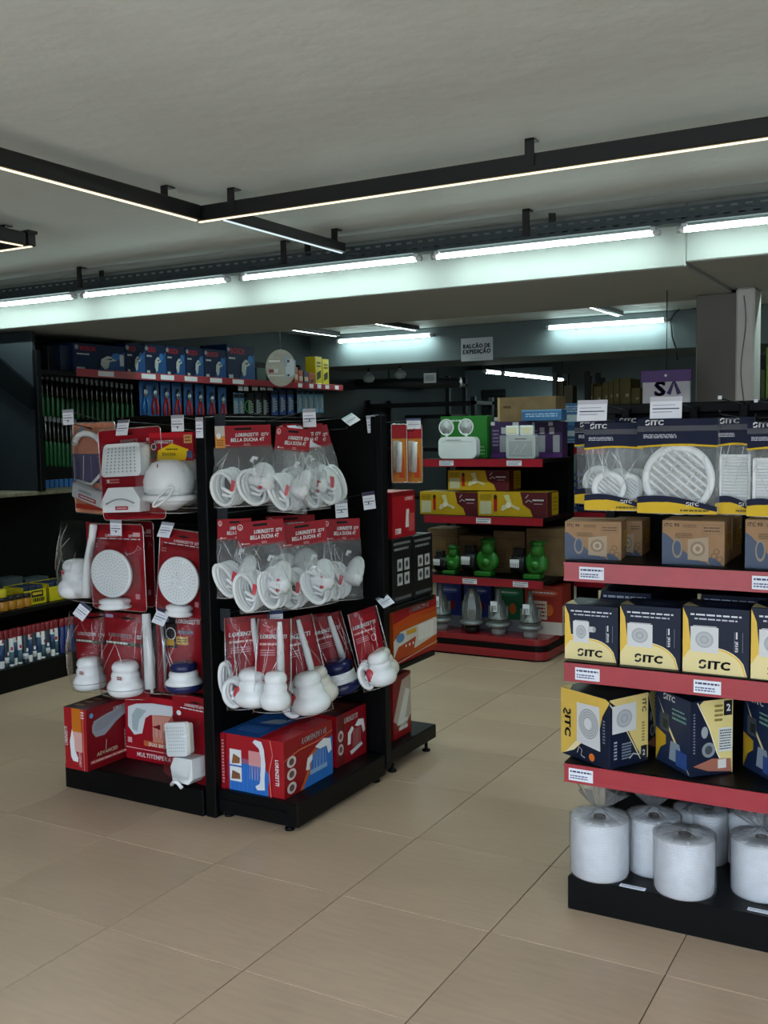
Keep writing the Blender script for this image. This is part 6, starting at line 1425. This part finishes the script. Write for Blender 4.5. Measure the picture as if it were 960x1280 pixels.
# violet board hung under the beam
YS = 5.7
p = atY(802, 506, YS); q = atY(865, 461, YS); w, h = q.x-p.x, q.z-p.z
t = thing('hanging_board', 'white board with violet top band and letters SA, hung behind the right rack', 'sign', ((p.x+q.x)/2, YS, p.z-.25))
h += .25
m = MB(); m.bx((-w*.47, -.012, 0), (w*.47, .012, h*.86), mat('board_white', '#b9bac2', rough=.5), .002); m.build('board', t)
m = MB(); m.bx((-w/2, -.016, h*.86-.004), (w/2, .016, h), mat('violet_board', '#4a2370', rough=.4), .002); m.build('top_band', t)
m = MB(); m.lathe([(.008, 0), (.008, .003), (0, .004)], WHITE, 12, T(0, -.016, h*.93) @ RX(PI/2)); m.build('rivet', t)
m = MB(); zz = atY(833, 493, YS).z-(p.z-.25); hh = atY(833, 478, YS).z-atY(833, 493, YS).z; a = Art(m, FF(-w*.47, 0, -.0125), w*.94, h, .001); a.text('S', .26, zz/h-.01, hh/h*1.15, '#3a2560', sx=1.25, bold=.03); m.build('letter', t); m = MB(); a = Art(m, FF(-w*.47, 0, -.0125), w*.94, h, .001)
X = .56; a.line([(X, zz/h), (X+.11, (zz+hh*1.1)/h), (X+.22, zz/h)], .024, '#3a2560'); m.build('letter', t)
MB().tube([(0, 0, h), (0, 0, 2.494-(p.z-.25))], .0025, DSTEEL, 5).build('hanging_wire', t)
# shelving silhouettes, partition, door and cartons in the dim store room
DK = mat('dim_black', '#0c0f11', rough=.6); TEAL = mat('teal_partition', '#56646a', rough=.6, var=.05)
tag(MB().bx((atY(578, 480, 13.4).x, 13.4, 0), (atY(690, 480, 13.4).x, 13.5, 2.6), TEAL, .003).build('wall_partition'), 'pale teal partition wall in the store room', None, None, 'structure')
t = thing('louvred_door', 'black louvred door in the teal partition', 'door', (atY(617, 500, 13.38).x, 13.37, 0))
w = atY(632, 500, 13.38).x-atY(602, 500, 13.38).x; hd = atY(617, 487, 13.38).z
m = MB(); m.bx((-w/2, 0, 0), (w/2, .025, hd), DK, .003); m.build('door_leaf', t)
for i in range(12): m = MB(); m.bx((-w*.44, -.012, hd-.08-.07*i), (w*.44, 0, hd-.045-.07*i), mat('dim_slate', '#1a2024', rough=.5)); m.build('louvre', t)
m = MB(); m.bx((.0, -.016, 1.72), (.12, -.012, 1.92), LBL); Art(m, FF(0, 1.72, -.0165), .12, .2).fine(.2, .2, .8, .8, 3, '#3a4a60'); m.build('notice', t)
def frame_rack(name, label, x0, x1, yt, Y, d, shelves):
    A = atY(x0, yt, Y); B = atY(x1, yt, Y); t = thing(name, label, 'shelving', (A.x, Y, 0)); w = B.x-A.x; h = A.z
    for x in (0, w):
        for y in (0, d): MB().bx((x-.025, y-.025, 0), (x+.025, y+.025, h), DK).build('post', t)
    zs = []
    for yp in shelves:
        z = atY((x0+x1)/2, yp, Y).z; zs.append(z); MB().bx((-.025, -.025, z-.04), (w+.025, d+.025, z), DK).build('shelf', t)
    return t, zs
frame_rack('storage_rack', 'black storage rack silhouetted behind the centre display', 462, 592, 500, 10.6, .5, (503, 560, 620))
frame_rack('storage_rack', 'dark high storage rack under the rear beam at the left', 384, 560, 478, 11.6, .5, (482, 520))
t2, zs = frame_rack('storage_rack', 'store room rack carrying brown cartons left of the violet board', 736, 812, 470, 11.0, .5, (506, 560))
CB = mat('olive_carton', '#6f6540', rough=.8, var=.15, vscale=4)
for k, (x0, x1, yt) in enumerate(((737, 741, 479), (742, 752, 483), (753, 760, 478), (760.5, 766, 476), (766.5, 774, 473), (774.5, 788, 473), (789, 800, 485))):
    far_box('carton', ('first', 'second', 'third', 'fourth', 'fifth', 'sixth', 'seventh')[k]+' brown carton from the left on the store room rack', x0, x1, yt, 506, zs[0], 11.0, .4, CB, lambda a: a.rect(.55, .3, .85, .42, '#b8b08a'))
t3, zs = frame_rack('storage_rack', 'store room rack at the right behind the column', 945, 1010, 440, 9.8-.6, .4, (497, 560))
far_box('carton', 'dull green carton right of the column', 951, 956, 462, 497, zs[0], 9.25, .3, mat('olive_green_board', '#4e5a3a', rough=.7)); far_box('carton', 'light green carton at the right picture edge', 957, 975, 434, 497, zs[0], 9.25, .3, mat('lime_board', '#7a9a4a', rough=.7))
t4, zs = frame_rack('storage_rack', 'dim rack with leaning brown panels left of the cartons', 694, 734, 466, 11.4, .4, (510, 560))
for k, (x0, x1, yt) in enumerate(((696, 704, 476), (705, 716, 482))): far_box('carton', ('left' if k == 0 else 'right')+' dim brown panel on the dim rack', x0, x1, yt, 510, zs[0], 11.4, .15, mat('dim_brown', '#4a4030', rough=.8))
# small white hanging notices and grey wall devices
for lb, x0, x1, yt, yb, Y in (('small white notice hanging under the rear beam', 530, 545, 466, 479, 9.8), ('narrow pale poster on the far wall behind the centre display', 430, 439, 499, 520, 13.995)):
    p = atY(x0, yb, Y); q = atY(x1, yt, Y); t = thing('notice', lb, 'notice', ((p.x+q.x)/2, Y, p.z)); w, h = q.x-p.x, q.z-p.z
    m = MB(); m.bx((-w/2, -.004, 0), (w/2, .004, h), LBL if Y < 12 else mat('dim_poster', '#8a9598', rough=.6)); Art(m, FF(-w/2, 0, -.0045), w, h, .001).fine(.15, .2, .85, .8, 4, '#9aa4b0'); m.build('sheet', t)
    if Y < 12: MB().tube([(0, 0, h), (0, 0, b2-p.z)], .003, DSTEEL, 5).build('hanging_wire', t)
for lb, x0, x1, yt, yb, Y in (('grey wall box left of the other, far behind the centre display', 487, 501, 496, 505, 13.85), ('grey wall box on a bracket, far behind the centre display', 515, 529, 487, 498, 13.85)):
    p = atY(x0, yb, Y); q = atY(x1, yt, Y); t = thing('wall_device', lb, 'wall box', ((p.x+q.x)/2, 13.9, p.z)); w, h = q.x-p.x, q.z-p.z
    m = MB(); m.bx((-w/2, -.1, 0), (w/2, .099, h), mat('device_grey', '#9aa6a6', rough=.5), .01); m.build('case', t); m = MB(); m.bx((-w*.1, -.02, -.25), (w*.1, .099, 0), DK); m.build('bracket', t)
# drum shaped lamp and pipes under the rear beam
for lb, px, py in (('dim globe lamp under the rear beam, left one', 461, 473), ('dim globe lamp under the rear beam, right one', 500, 468)):
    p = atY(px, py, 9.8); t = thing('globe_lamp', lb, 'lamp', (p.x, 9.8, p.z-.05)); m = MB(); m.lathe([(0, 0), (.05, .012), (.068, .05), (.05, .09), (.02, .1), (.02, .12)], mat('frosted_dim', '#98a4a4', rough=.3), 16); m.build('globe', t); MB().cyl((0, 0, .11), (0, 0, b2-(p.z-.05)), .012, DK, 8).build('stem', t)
t = thing('duct_pipe', 'thick dark pipe running under the rear beam', 'pipe', (0, 0, 0)); A = atY(404, 481, 10.4); B = atY(575, 478, 10.4)
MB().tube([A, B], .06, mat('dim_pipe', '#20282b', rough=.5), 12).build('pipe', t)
for k in (.15, .5, .85): p = A.lerp(B, k); MB().cyl(p, (p.x, p.y, CEIL-.001), .01, DK, 6).build('hanger_rod', t)
